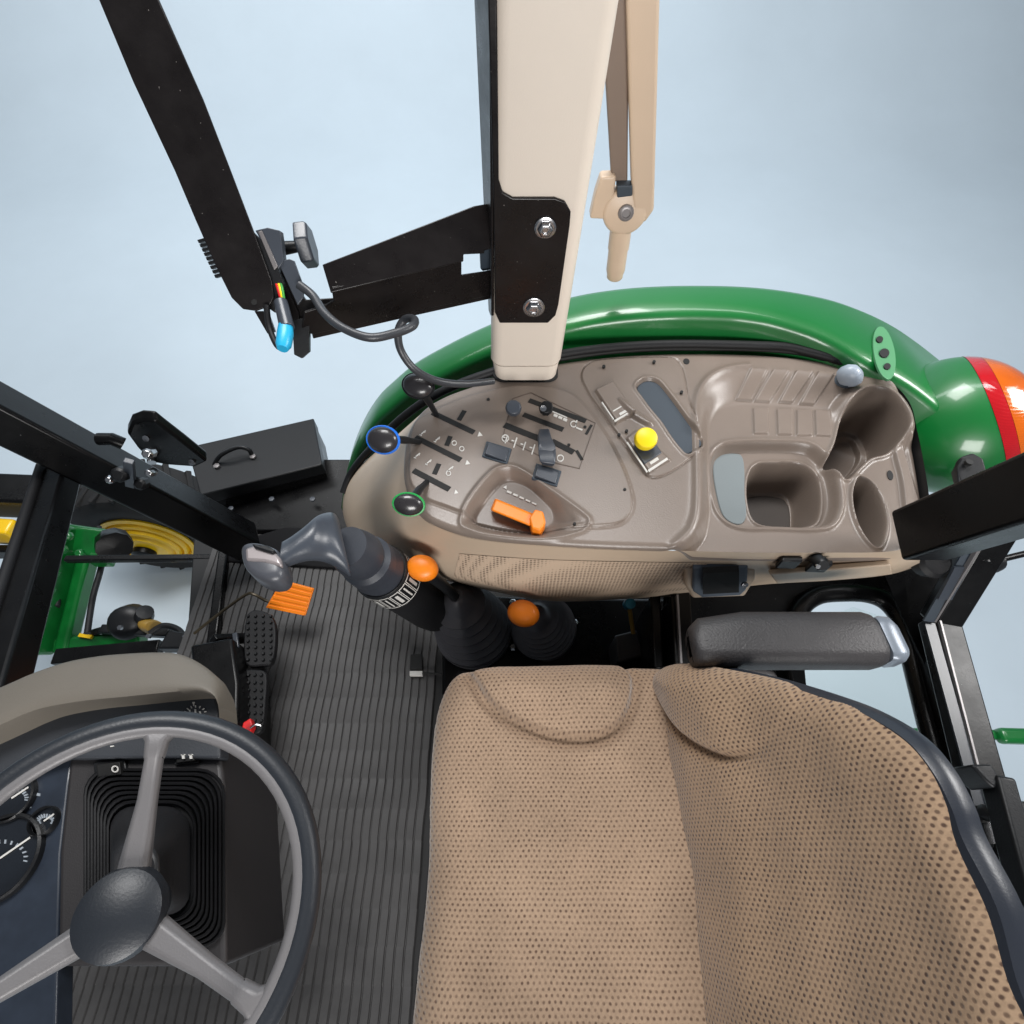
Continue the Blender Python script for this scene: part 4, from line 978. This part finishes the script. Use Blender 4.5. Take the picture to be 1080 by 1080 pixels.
# hitch lift arm far below
ha_ = thing('lift_linkage', P(1010, 772, z=-.45), 'green hitch lift arm seen below the rear window', 'hitch arm')
MB().beam(P(900, 772, z=-.45), P(1180, 778, z=-.45), .032, .032).build('lift_link', M_GREEN, ha_, bevel=.01)
MB().beam(P(1052, 776, z=-.43), P(1200, 780, z=-.43), .05, .045).build('link_end', M_GREEN, ha_, bevel=.015)
for u in (1026, 1032, 1038): MB().lathe([(.022, -.006), (.024, 0), (.022, .006)], P(u, 774.5, z=-.45), (1, 0, 0), 16).build('thread_collar', M_GREEN2, ha_)
pn = MB().lathe([(.03, -.03), (.035, 0), (.03, .03), (.012, .035)], P(1078, 858, z=-.3), (0, 0, 1), 14).build('hitch_pin', M_BLK, None); tag(pn, 'small black hitch pin at the right edge under the door catch', 'pin')

# ================================================================== FRONT FRAME
ff = thing('windscreen_pillar', P(255, 565, z=.1), 'black front cab pillar and windscreen frame at the left', 'cab frame')
a0 = P(262, 572, z=.10); YB = a0.y
a1 = P(0, 436, y=YB); dd = (a1 - a0); a2 = a0 + dd * 1.35
MB().beam(a0, a2, .085, .10, (0, -.6, .8)).build('pillar', M_BLK, ff, bevel=.008)
e0 = P(250, 572, z=.12)
MB().beam(a0 + Vector((0, -.02, -.045)), a2 + Vector((0, -.02, -.045)), .02, .03, (0, -.6, .8)).build('pillar_lip', M_RUB, ff, bevel=.004)
c0 = P(64, 500, y=YB - .03); c1 = P(-2, 730, z=.60); ce = c0 + (c1 - c0) * 1.8
MB().beam(c0, ce, .058, .06, (0, 0, 1)).build('windscreen_rail', M_BLK, ff, bevel=.006)
sd_ = (c1 - c0).normalized()
MB().tube([c0 + Vector((-.022, 0, .032)), ce + Vector((-.022, 0, .032))], .010, 10).build('windscreen_seal', M_RUB, ff)
MB().beam(c0 + Vector((.022, -.02, .033)), ce + Vector((.022, -.02, .033)), .004, .004).build('rail_edge', M_SILV, ff)
# sill under the front corner window
MB().beam(P(70, 590, z=-.02), P(260, 588, z=-.02), .02, .022).build('window_sill', M_BLK, ff, bevel=.004)
MB().beam(P(239, 582, z=.0), P(222, 720, z=.0), .03, .05).build('floor_edge', M_BLK, ff, bevel=.006)
# hinge cluster on the pillar
for u, v, r_ in ((128, 500, .018), (158, 478, .012), (150, 510, .014), (118, 505, .010), (160, 498, .010)):
    MB().lathe([(r_, -.01), (r_, .012), (r_ * .6, .018), (.0005, .018)], P(u, v, y=YB - .055), (0.2, -.7, .7), 8).build('hinge_bolt', M_CHROME if r_ < .0125 else M_PLAS, ff, bevel=.001)
MB().beam(P(136, 486, y=YB - .05), P(138, 512, y=YB - .05), .014, .02).build('hinge_pin', M_GREY, ff, bevel=.002)
MB().tube([P(104, 463, y=YB), P(118, 463, y=YB), P(130, 468, y=YB)], .014, 12).build('hinge_knuckle', M_BLK, ff)
# paddle shaped step bracket
pdl = thing('paddle_bracket', P(165, 490, y=YB + .05), 'black paddle shaped bracket on top of the pillar by the black box', 'bracket')
pts = [(134, 458), (139, 447), (150, 443), (164, 444), (174, 452), (195, 468), (219, 487), (206, 493), (178, 491), (160, 488), (145, 473)]
MB().prism([P(u, v, y=YB + .02 + .0) for u, v in pts], Vector((0, .022, .012))).build('paddle', M_BLK, pdl, bevel=.006)
MB().tube([P(160, 488, y=YB), P(160, 476, y=YB + .03)], .010, 10).build('paddle_stem', M_CHROME, pdl)
for u, v in ((155, 462), (203, 487)):
    MB().lathe([(.008, 0), (.008, .005), (.0005, .006)], P(u, v, y=YB + .019), (0, -.8, .5), 8).build('paddle_bolt', M_CHROME, pdl)
# battery style box
bx = thing('step_box', P(290, 500, z=.1), 'black lidded box with a grab handle outside the front pillar', 'box')
zt = .10
tp = [(200, 474), (331, 444), (349, 461), (356, 507), (345, 511), (338, 493), (219, 522)]
tA, tB_, tC, tD = P(200, 474, z=zt), P(331, 444, z=zt), P(340, 492, z=zt), P(214, 524, z=zt)
wv = tB_ - tA
MB().prism([tA, tB_, tC, tD], up(-.14)).build('box_body', M_BLK, bx, bevel=.006)
MB().prism([p + (p - (tA + tB_ + tC + tD) / 4) * .015 + up(.012) for p in (tA, tB_, tC, tD)], up(-.05)).build('box_lid', M_PLAS, bx, bevel=.004)
MB().tube(cat([P(226, 490, z=zt + .01), P(233, 480, z=zt + .04), P(250, 472, z=zt + .05), P(262, 474, z=zt + .04), P(266, 481, z=zt + .01)], 5), .007, 10).build('grab_handle', M_PLAS, bx)
for u, v in ((229, 492), (267, 482)):
    MB().lathe([(.010, 0), (.010, .006), (.0005, .008)], P(u, v, z=zt + .014), (0, 0, 1), 6).build('handle_bolt', M_SILV, bx)
MB().prism([P(330, 484, z=.05), P(372, 484, z=.05), P(372, 560, z=.02), P(250, 560, z=.02), P(235, 535, z=.02)], up(-.06)).build('mount_shelf', M_BLK, bx, bevel=.006)
for u, v in ((287, 527), (244, 537), (330, 527)):
    MB().lathe([(.009, 0), (.009, .006), (.0005, .007)], P(u, v, z=.055), (0, 0, 1), 6).build('shelf_bolt', M_GREY, bx)
# kick panel between front pillar and console
kp_ = MB().prism([P(236, 575, z=.02), P(300, 556, z=.04), P(368, 556, z=.10), P(380, 600, z=.02), P(240, 592, z=.012)], up(-.02)).build('kick_panel', M_RUB, None, bevel=.004)
tag(kp_, 'black kick panel under the joystick grip at the mat edge', 'panel')

# front wheel
fw = thing('front_wheel_assembly', (-1.73, 1.34, GZ), 'black front tyre with yellow ringed rim below the front pillar', 'wheel')
WK = .82; wc = Vector((-1.73, 1.35, GZ + .40 * WK))
def wprof(pr): return [(r * WK, h * WK) for r, h in pr]
MB().lathe(wprof([(.22, -.13), (.25, -.155), (.34, -.16), (.385, -.135), (.40, -.08), (.402, 0), (.40, .08), (.385, .135), (.34, .16), (.22, .13)]), wc, (0, 1, 0), 64).build('tyre', M_TYRE, fw)
lug = MB()
for k in range(22):
    for s_ in (-1, 1):
        a = 2 * math.pi * (k + .25 * s_) / 22; r0 = .400 * WK
        p0 = wc + Vector((math.cos(a) * r0, 0.0, math.sin(a) * r0)); a2_ = a + .16; p1 = wc + Vector((math.cos(a2_) * r0 * .985, .14 * WK * s_, math.sin(a2_) * r0 * .985))
        lug.beam(p0, p1, .024, .024, up=(math.cos(a), 0, math.sin(a)))
lug.build('tread', M_TYRE, fw, bevel=.004)
MB().lathe(wprof([(.235, -.10), (.25, -.165), (.225, -.17), (.215, -.15), (.205, -.18), (.19, -.185), (.183, -.165), (.17, -.20), (.155, -.205), (.15, -.185), (.12, -.215), (.09, -.22), (.0005, -.22)]), wc, (0, 1, 0), 56).build('rim', M_YELP, fw, auto=30)
MB().lathe(wprof([(.06, -.20), (.06, -.25), (.04, -.26), (.0005, -.26)]), wc, (0, 1, 0), 24).build('hub', M_BLK, fw)
# second yellow patch far left: opposite stripe of the hood
hs = thing('engine_hood', P(-20, 560, z=-.1), 'yellow striped hood side behind the windscreen rail', 'hood')
MB().beam(P(-60, 556, z=-.15), P(22, 562, z=-.15), .06, .10).build('yellow_stripe', M_YELP, hs, bevel=.01)
MB().beam(P(-60, 582, z=-.2), P(22, 582, z=-.2), .03, .06).build('hood_lip', M_BLK, hs, bevel=.006)
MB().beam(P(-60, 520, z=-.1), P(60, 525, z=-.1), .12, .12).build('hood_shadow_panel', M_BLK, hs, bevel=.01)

# green loader mount
lm = thing('loader_mount', P(70, 670, z=-.5), 'green cast loader mount with ribs at the front corner', 'loader mount')
def gb(a, c, w, h, name): return MB().beam(a, c, w, h, up=(0, -.5, 1)).build(name, M_GREEN2, lm, bevel=.012)
gb(P(70, 556, z=-.12), P(30, 690, z=-.25), .10, .10, 'mast')
gb(P(100, 560, z=-.16), P(68, 690, z=-.3), .045, .06, 'rib')
gb(P(60, 566, z=-.16), P(118, 574, z=-.16), .10, .08, 'cross_member')
gb(P(20, 684, z=-.3), P(152, 672, z=-.3), .05, .06, 'lower_rail')
MB().prism([P(100, 566, z=-.14), P(118, 572, z=-.14), P(112, 592, z=-.14), P(90, 592, z=-.14)], up(-.05)).build('gusset', M_GREEN2, lm, bevel=.008)
for u, v in ((74, 566), (68, 580), (86, 584), (60, 604), (55, 622), (50, 640), (86, 588)):
    MB().lathe([(.016, 0), (.016, .012), (.010, .018), (.0005, .018)], P(u, v, z=-.07 - .0006 * (v - 556)), (0, -.4, 1), 6).build('cap_screw', M_GREEN2, lm, bevel=.002)
MB().lathe([(.05, -.03), (.055, -.02), (.055, .03), (.0005, .035)], P(120, 574, z=-.13), (.6, -.6, .4), 10).build('pivot_boss', M_BLK, lm)
MB().beam(P(60, 694, z=-.2), P(170, 684, z=-.2), .05, .04).build('lower_bar', M_BLK, lm, bevel=.004)
MB().beam(P(84, 670, z=-.26), P(97, 672, z=-.26), .012, .01).build('yellow_tag', M_YELP, lm)
# hydraulic couplers
hc = thing('hydraulic_coupler', P(150, 665, z=-.25), 'cluster of black hydraulic couplers with an amber cap', 'coupler')
MB().lathe([(.05, -.04), (.058, -.03), (.058, .02), (.045, .035), (.02, .04)], P(136, 656, z=-.24), (.2, -.5, .8), 20).build('coupler_body', M_PLAS, hc)
MB().lathe([(.026, -.02), (.03, 0), (.026, .03), (.0005, .032)], P(152, 650, z=-.22), (.5, .2, .8), 16).build('coupler_nut', M_PLAS, hc)
MB().lathe([(.038, -.02), (.042, 0), (.036, .02), (.0005, .022)], P(162, 662, z=-.24), (.9, -.3, .3), 20, .6, 1.2).build('amber_cap', M_AMB, hc)
MB().beam(P(108, 664, z=-.25), P(180, 668, z=-.25), .03, .03).build('coupler_rail', M_PLAS, hc, bevel=.004)
MB().prism([P(178, 664, z=-.15), P(200, 668, z=-.15), P(212, 684, z=-.15), P(165, 684, z=-.15)], up(-.05)).build('coupler_bracket', M_PLAS, hc, bevel=.006)
MB().tube(cat([P(128, 660, z=-.25), P(110, 664, z=-.25), P(96, 668, z=-.27), P(80, 676, z=-.3)], 5), .012, 10).build('coupler_hose', M_RUB, hc)
for pth in ([(104, 556), (108, 590), (98, 630), (92, 668)], [(196, 676), (188, 664), (172, 660), (158, 668)], [(60, 640), (66, 600), (82, 572), (104, 566)]):
    MB().tube(cat([P(u, v, z=-.2) for u, v in pth], 6), .010, 10).build('coupler_hose', M_RUB, hc)
for u, v in ((128, 662), (158, 671), (196, 672)):
    MB().lathe([(.008, 0), (.008, .01), (.0005, .011)], P(u, v, z=-.16), (0, -.3, 1), 6).build('coupler_bolt', M_CHROME, hc)

# ================================================================== DASHBOARD
ds = thing('dashboard', P(120, 760, z=.5), 'beige hooded dashboard with dark instrument panel under the steering wheel', 'dashboard')
ZD = .72
outl = [(-90, 760), (-40, 737), (0, 720), (30, 707), (63, 696), (95, 690), (126, 687), (160, 685.5), (183, 687), (203, 695), (220, 707), (231, 720), (235, 742), (236, 765)]
inl = [(230, 765), (229, 746), (224, 734), (212, 728), (200, 727), (165, 730), (126, 734), (85, 738), (44, 745), (20, 753), (0, 762), (-40, 780), (-90, 802)]
oo = cat(pxz(outl, ZD), 4); ii = cat(pxz(inl, ZD + .02), 4); ii.reverse()
n = min(len(oo), len(ii))
def resamp(pts, n):
    L = [0]
    for a, c in zip(pts, pts[1:]): L.append(L[-1] + (c - a).length)
    return [Vector((np.interp(L[-1] * i / (n - 1), L, [p.x for p in pts]), np.interp(L[-1] * i / (n - 1), L, [p.y for p in pts]), np.interp(L[-1] * i / (n - 1), L, [p.z for p in pts]))) for i in range(n)]
oo = resamp(oo, 60); ii = resamp(ii, 60)
rings = []
for a, c in zip(oo, ii):
    r = [a + up(-.05) + (c - a) * .35, a + up(-.03) + (c - a) * .06, a + up(-.012)]
    for k in range(1, 9):
        f = k / 9; p = a + (c - a) * f; h = .016 * math.sin(math.pi * min(1, f * 1.1) * .5); r.append(Vector((p.x, p.y, a.z - .004 + (c.z - a.z) * f * .2 + h)))
    r += [Vector((c.x, c.y, c.z - .006)), Vector((c.x, c.y, c.z - .02)) - (c - a).normalized() * -.003, Vector((c.x, c.y, c.z - .06))]
    rings.append(r)
MB().loft(rings, closed=False, caps=False).build('cowl', M_DASH, ds, auto=60)
pn_ = [(-90, 800), (0, 758), (44, 741), (126, 730), (205, 722), (224, 728), (231, 745), (232, 800), (60, 800), (-90, 850)]
MB().prism(pxz(pn_, .685), up(-.03)).build('instrument_panel', M_PANEL, ds, bevel=.004)
cp = [(74, 789), (232, 788), (236, 830), (238, 1020), (60, 1020), (62, 900)]
cp2 = MB().prism(pxz(cp, .668), up(-.2)).build('column_panel', mat('column_panel_plastic', (44, 42, 43), .5, grain=.25, var=.08), ds, bevel=.006)
gp = [(-90, 820), (0, 795), (78, 789), (72, 830), (64, 900), (58, 1100), (-90, 1100)]
gg = MB().prism(pxz(gp, .66), up(-.03)).build('gauge_cluster', M_GAUGE, ds, bevel=.003)
for cu, cv, rr in ((2, 905, 34), (14, 842, 20), (48, 866, 12)):
    c = P(cu, cv, z=.662); k = (CZ - .662) / FPX / .98
    bz = MB().lathe([(rr * k, -.004), (rr * k, .007), (rr * k * .94, .009), (rr * k * .89, .006), (rr * k * .88, .001)], c, (0, 0, 1), 40).build('gauge', M_PLAS, ds)
    MB().lathe([(rr * k * .87, -.001), (rr * k * .87, .0012), (.0005, .0012)], c, (0, 0, 1), 40).build('dial', mat('dial_black', (26, 30, 36), .25, coat=.4), bz)
    MB().beam(c + up(.003), c + Vector((rr * k * .55, rr * k * .45, .003)), .0022, .001).build('needle', M_MARK, bz)
gk = MB()
for cu, cv, rr, a0_, a1_ in ((2, 905, 25, 170, 370), (14, 842, 14, 170, 370), (48, 866, 8, 150, 390)):
    for k in range(14):
        a = math.radians(a0_ + (a1_ - a0_) * k / 13); gk.prism(rect_px(cu + rr * math.cos(a), cv + rr * .7 * math.sin(a), 4.2, 1.5, math.degrees(a), .6645), up(-.002))
for u, v, w, h in ((20, 887, 8, 5), (4, 838, 9, 2), (30, 850, 5, 4), (18, 862, 4, 4), (40, 838, 4, 3)): gk.prism(rect_px(u, v, w, h, 10, .6615), up(-.002))
gk.build('gauge_print', mat('gauge_print', (150, 158, 166), .4), gg, smooth=False)
sym = MB()
for k in range(9):
    a = math.radians(150 + 24 * k); sym.prism(rect_px(206 + 11 * math.cos(a), 753 + 8 * math.sin(a), 2.4, .8, math.degrees(a), .6865), up(-.002))
for u, v, w, h in ((204, 741, 4, 2.4), (204, 743, 1.4, 5), (206, 750, 3, 8), (211, 752, 3, 7), (217, 756, 4, 3), (200, 750, 2, 5), (110, 785, 14, 3), (124, 780, 10, 3), (131, 776, 4, 5), (103, 783, 4, 5), (118, 787, 6, 2)):
    sym.prism(rect_px(u, v, w * .6, h * .55, -8, .6865), up(-.002))
sym.build('panel_print', M_MARK, ds, smooth=False)
MB().prism(pxz([(68, 792), (79, 786), (80, 792), (72, 797)], .687), up(-.004)).build('panel_window', M_GREY, ds)
for (u, v, w, h, lab) in ((116, 812, 34, 20, 0), (196, 799, 26, 14, 1)):
    rs = MB().prism(rect_px(u, v, w, h, -6, .674), up(-.008)).build('rocker_switch', M_PLAS, ds, bevel=.0015)
    q0 = rect_px(u, v, w * .82, h * .72, -6, .675); q1 = rect_px(u, v, w * .78, h * .66, -6, .680); q1[1] += up(.005); q1[2] += up(.005)
    MB().loft([q0, q1]).build('rocker', M_SLOT, rs, bevel=.001)
    sm = MB()
    if lab == 0:
        for k in range(10):
            a = 2 * math.pi * k / 10; sm.prism(rect_px(121 + 3 * math.cos(a), 811 + 3 * math.sin(a), 2.2, 1, math.degrees(a) + 90, .6875), up(-.002))
    else:
        for uu in (193, 201): sm.prism(rect_px(uu, 798, 2.6, 4.5, -6, .6865), up(-.002)); sm.prism(rect_px(uu, 796, 4.5, 1, -6, .6865), up(-.002))
    sm.build('switch_print', M_MARK, rs, smooth=False)
# column bellows (nested rounded rings) and column
def rr_px(u, v, w, h, r, z, n=5):
    out = []
    for cx, cy, a0_ in ((w / 2 - r, h / 2 - r, 0), (-w / 2 + r, h / 2 - r, 90), (-w / 2 + r, -h / 2 + r, 180), (w / 2 - r, -h / 2 + r, 270)):
        for k in range(n + 1):
            a = math.radians(a0_ + 90 * k / n); out.append(P(u + cx + r * math.cos(a), v + cy + r * math.sin(a), z=z))
    return out
rings = []
for k in range(8):
    f = k / 8; w = 150 - 62 * f; h = 190 - 70 * f; cu = 163 - 4 * f; cv = 905 + 4 * f; z0 = .672 + .004 * k
    rings += [rr_px(cu, cv, w, h, 28, z0), rr_px(cu, cv, w - 2, h - 2, 28, z0 + .006), rr_px(cu, cv, w - 6, h - 6, 26, z0 + .005), rr_px(cu, cv, w - 7.4, h - 8, 26, z0 - .004)]
MB().loft(rings, caps=True).build('column_bellows', M_RUB, ds, auto=30)
MB().loft([rr_px(158, 908, 86, 118, 26, .69), rr_px(158, 908, 84, 114, 26, .705), rr_px(150, 914, 66, 92, 26, .735), rr_px(142, 925, 50, 70, 22, .775)]).build('column_shroud', mat('column_shroud_plastic', (38, 38, 40), .42, grain=.2), ds, bevel=.004)

# ================================================================== STEERING WHEEL
st = thing('steering_wheel', P(128, 940, z=.8), 'dark rimmed steering wheel with grey inner band and spokes', 'steering wheel')
wcn = P(121, 966, z=.855); wn = Vector((.26, -.02, 1)).normalized()
wx = (Vector((1, 0, 0)) - wn * wn.x).normalized(); wy = wn.cross(wx)
RW = .177
def torus(R, r, h, n=72, m=16, sq=1.0):
    rings = []
    for i in range(n + 1):
        a = 2 * math.pi * i / n; d = wx * math.cos(a) + wy * math.sin(a)
        rings.append([wcn + d * (R + r * math.cos(b)) + wn * (h + r * sq * math.sin(b)) for b in [2 * math.pi * k / m for k in range(m)]])
    return MB().loft(rings, caps=False)
torus(RW, .0125, 0).build('rim', M_RIM, st)
torus(RW - .0095, .0068, .005, sq=.9).build('rim_inlay', M_SPOKE, st)
pa0 = P(168, 776, z=.86)
ang0 = math.atan2((pa0 - wcn).dot(wy), (pa0 - wcn).dot(wx))
for k in range(3):
    a = ang0 + k * 2 * math.pi / 3; d = wx * math.cos(a) + wy * math.sin(a); e = wn.cross(d)
    secs = [(RW - .008, .022, .005, .003), (RW - .020, .0115, .008, .003), (RW - .036, .0098, .008, .0), (RW - .038, .0088, .007, -.001), (.10, .0095, .007, -.012), (.033, .015, .009, -.022)]
    rings = []
    for R_, w, th, h in secs:
        c = wcn + d * R_ + wn * h
        rings.append([c + e * w - wn * th, c + e * w + wn * th * .3, c + e * w * .6 + wn * th, c - e * w * .6 + wn * th, c - e * w + wn * th * .3, c - e * w - wn * th])
    MB().loft(rings).build('spoke', M_SPOKE, st, bevel=.002)
MB().lathe([(.026, -.09), (.026, -.04), (.038, -.034), (.041, -.02), (.038, -.006), (.024, .002), (.0005, .003)], wcn, wn, 36).build('hub', M_RIM, st)

# ================================================================== PEDALS AND SMALL ITEMS
def pedal(pts, z, dz, label):
    t = thing('brake_pedal', P(pts[0][0], pts[0][1], z=z - .05), label, 'pedal', 'black brake pedals')
    q = cat([P(u, v, z=z) for u, v in pts], 3, True)
    pad = MB().prism(q, up(-.02)).build('pedal_pad', M_RUB, t, bevel=.004)
    u0 = min(p[0] for p in pts); u1 = max(p[0] for p in pts); v0 = min(p[1] for p in pts); v1 = max(p[1] for p in pts)
    sb_ = MB()
    for i in range(4):
        for j in range(8):
            u = u0 + 5 + (u1 - u0 - 10) * i / 3; v = v0 + 6 + (v1 - v0 - 12) * j / 7
            sb_.lathe([(.0042, -.001), (.0042, .004), (.003, .006), (.0005, .006)], P(u, v, z=z), (0, 0, 1), 8)
    sb_.build('pedal_studs', M_PLAS, pad)
    MB().beam(P((u0 + u1) / 2 - 14, (v0 + v1) / 2, z=z - .04), P((u0 + u1) / 2 - 50, (v0 + v1) / 2 + 2, z=z + .05), .02, .025).build('pedal_arm', M_BLK, t, bevel=.004)
pedal([(262, 646), (276, 644), (288, 652), (291, 672), (287, 698), (274, 702), (259, 700), (257, 670)], .16, 0, 'black studded brake pedal nearer the orange pedal')
pedal([(255, 709), (270, 706), (281, 711), (280, 740), (276, 770), (262, 774), (251, 770), (252, 735)], .16, 0, 'black studded brake pedal beside the red tag')
op_ = thing('accelerator_pedal', P(305, 640, z=.05), 'ribbed orange accelerator pedal below the joystick head', 'pedal')
qd = [P(297, 612, z=.17), P(331, 621, z=.155), P(322, 649.5, z=.11), P(280, 641, z=.125)]
nq = (qd[1] - qd[0]).cross(qd[3] - qd[0]).normalized(); nq = nq if nq.z > 0 else -nq
pp_ = MB().prism(qd, -nq * .008).build('pedal_plate', M_ORG, op_, bevel=.002)
rb_ = MB()
for k in range(6):
    f = .06 + .88 * k / 5; a = qd[0].lerp(qd[3], f) .lerp(qd[1].lerp(qd[2], f), .03); c = qd[0].lerp(qd[3], f).lerp(qd[1].lerp(qd[2], f), .97)
    rb_.beam(a + nq * .0003, c + nq * .0003, .009, .003, nq)
rb_.build('pedal_ribs', M_ORG, pp_, bevel=.0012)
MB().tube(cat([P(205, 668, z=.05), P(225, 652, z=.08), P(258, 628, z=.13), P(268, 627, z=.14), P(282, 634, z=.12), P(300, 635, z=.11)], 5), .0042, 8).build('pedal_rod', M_AMB if False else mat('dark_rod', (70, 62, 48), .4, metal=.5), op_)
rt = thing('red_valve_tag', P(260, 770, z=.12), 'small red plastic tag with wire beside the brake pedals', 'tag')
MB().prism([P(256, 762, z=.21), P(264, 757, z=.21), P(267, 766, z=.21), P(262, 776, z=.21), P(253, 777, z=.21)], up(-.02)).build('tag_body', M_RED, rt, bevel=.003)
MB().prism([P(259, 768, z=.213), P(266, 764, z=.213), P(265, 768, z=.213), P(260, 772, z=.213)], up(-.004)).build('tag_hook', mat('red_dark', (150, 20, 24), .4), rt)
MB().tube(cat([P(264, 768, z=.212), P(270, 764, z=.215), P(275, 765, z=.21)], 4), .002, 6).build('tag_wire', M_CHROME, rt)
cyl = thing('pedal_pivot', P(248, 850, z=.05), 'grey cylindrical pivot beside the steering column over the mat', 'pivot')
MB().tube([P(250, 832, z=.16), P(248, 875, z=.16)], [.026, .026], 20).build('pivot_sleeve', M_PANEL, cyl, bevel=.003)
MB().prism([P(238, 880, z=.06), P(258, 878, z=.06), P(259, 896, z=.06), P(236, 898, z=.06)], up(-.05)).build('pivot_foot', M_PLAS, cyl, bevel=.004)
for u, v in ((244, 845), (244, 878), (250, 884), (256, 886)):
    MB().lathe([(.006, 0), (.006, .006), (.0005, .007)], P(u, v, z=.18 if v < 880 else .064), (0, 0, 1), 6).build('pivot_bolt', M_CHROME, cyl)
pv = thing('pedal_bracket', P(240, 700, z=.08), 'grey blue steel bracket plate behind the brake pedals', 'bracket')
MB().prism([P(244, 682, z=.18), P(253, 681, z=.18), P(252, 692, z=.18), P(236, 692, z=.18)], up(-.02)).build('bracket_plate', M_LINER, pv, bevel=.002)
MB().beam(P(248, 668, z=.19), P(250, 684, z=.19), .012, .01).build('bracket_link', M_GREY, pv, bevel=.002)
MB().prism([P(236, 694, z=.14), P(252, 694, z=.14), P(252, 770, z=.14), P(238, 770, z=.14)], up(-.04)).build('bracket_body', M_PAD, pv, bevel=.004)
# under-dash clutter
ud = thing('pedal_box', P(225, 700, z=.1), 'black pedal box between dashboard and brake pedals', 'pedal box')
MB().prism([P(200, 680, z=.22), P(245, 672, z=.22), P(252, 720, z=.22), P(250, 830, z=.22), P(215, 830, z=.22)], up(-.2)).build('box_shell', M_BLK, ud, bevel=.008)
MB().beam(P(258, 705, z=.13), P(272, 870, z=.13), .03, .04).build('guide_rail', M_BLK, ud, bevel=.005)
# mat clip
mc = thing('seat_switch_clip', P(440, 705, z=.01), 'small black clip with white end lying on the mat near the seat', 'clip')
MB().prism([P(433, 690, z=.02), P(445, 690, z=.02), P(445.5, 706, z=.02), P(432, 706, z=.02)], up(-.014)).build('clip_body', M_SLOT, mc, bevel=.002)
MB().prism([P(432, 707.5, z=.02), P(445.5, 707.5, z=.02), P(445.5, 712.5, z=.02), P(432, 712.5, z=.02)], up(-.012)).build('clip_end', M_MARK, mc, bevel=.001)
MB().tube([P(445, 710, z=.013), P(470, 711, z=.013)], .003, 8).build('clip_lead', M_SLOT, mc)

# ================================================================== LIGHT
w = bpy.data.worlds.new('World'); S.world = w; w.use_nodes = True
bg = w.node_tree.nodes['Background']; bg.inputs[0].default_value = (.80, .88, 1.0, 1); bg.inputs[1].default_value = .15
def area(name, loc, tgt, size, power, col=(1, 1, 1)):
    l = bpy.data.lights.new(name, 'AREA'); l.shape = 'RECTANGLE'; l.size = size[0]; l.size_y = size[1]; l.energy = power; l.color = col
    o = bpy.data.objects.new(name, l); COL.objects.link(o); o.location = loc
    o.rotation_euler = (Vector(tgt) - Vector(loc)).to_track_quat('-Z', 'Y').to_euler(); return o
area('overhead_softbox', (-.3, 2.2, 4.5), (.2, .5, .4), (2.2, 1.3), 165, (1, .99, .98))
area('front_softbox', (.5, -3.0, 1.9), (.1, .9, .9), (1.8, 1.2), 125, (1, .98, .96))
o = area('added_tray_light', (2.6, .9, 2.1), (.25, .6, .7), (.9, .9), 15, (1, .985, .97)); o.data.spread = math.radians(95)  # unseen lamp added, narrowed to put a highlight on the tray wall
area('added_backdrop_light', (-1.6, 3.4, 5.2), (-.5, 8.2, 1.2), (9, 2), 570, (.97, .985, 1))  # unseen lamp added to brighten the upper backdrop towards white
S.view_settings.view_transform = 'Standard'; S.view_settings.look = 'None'; S.view_settings.exposure = 0; S.view_settings.gamma = 1
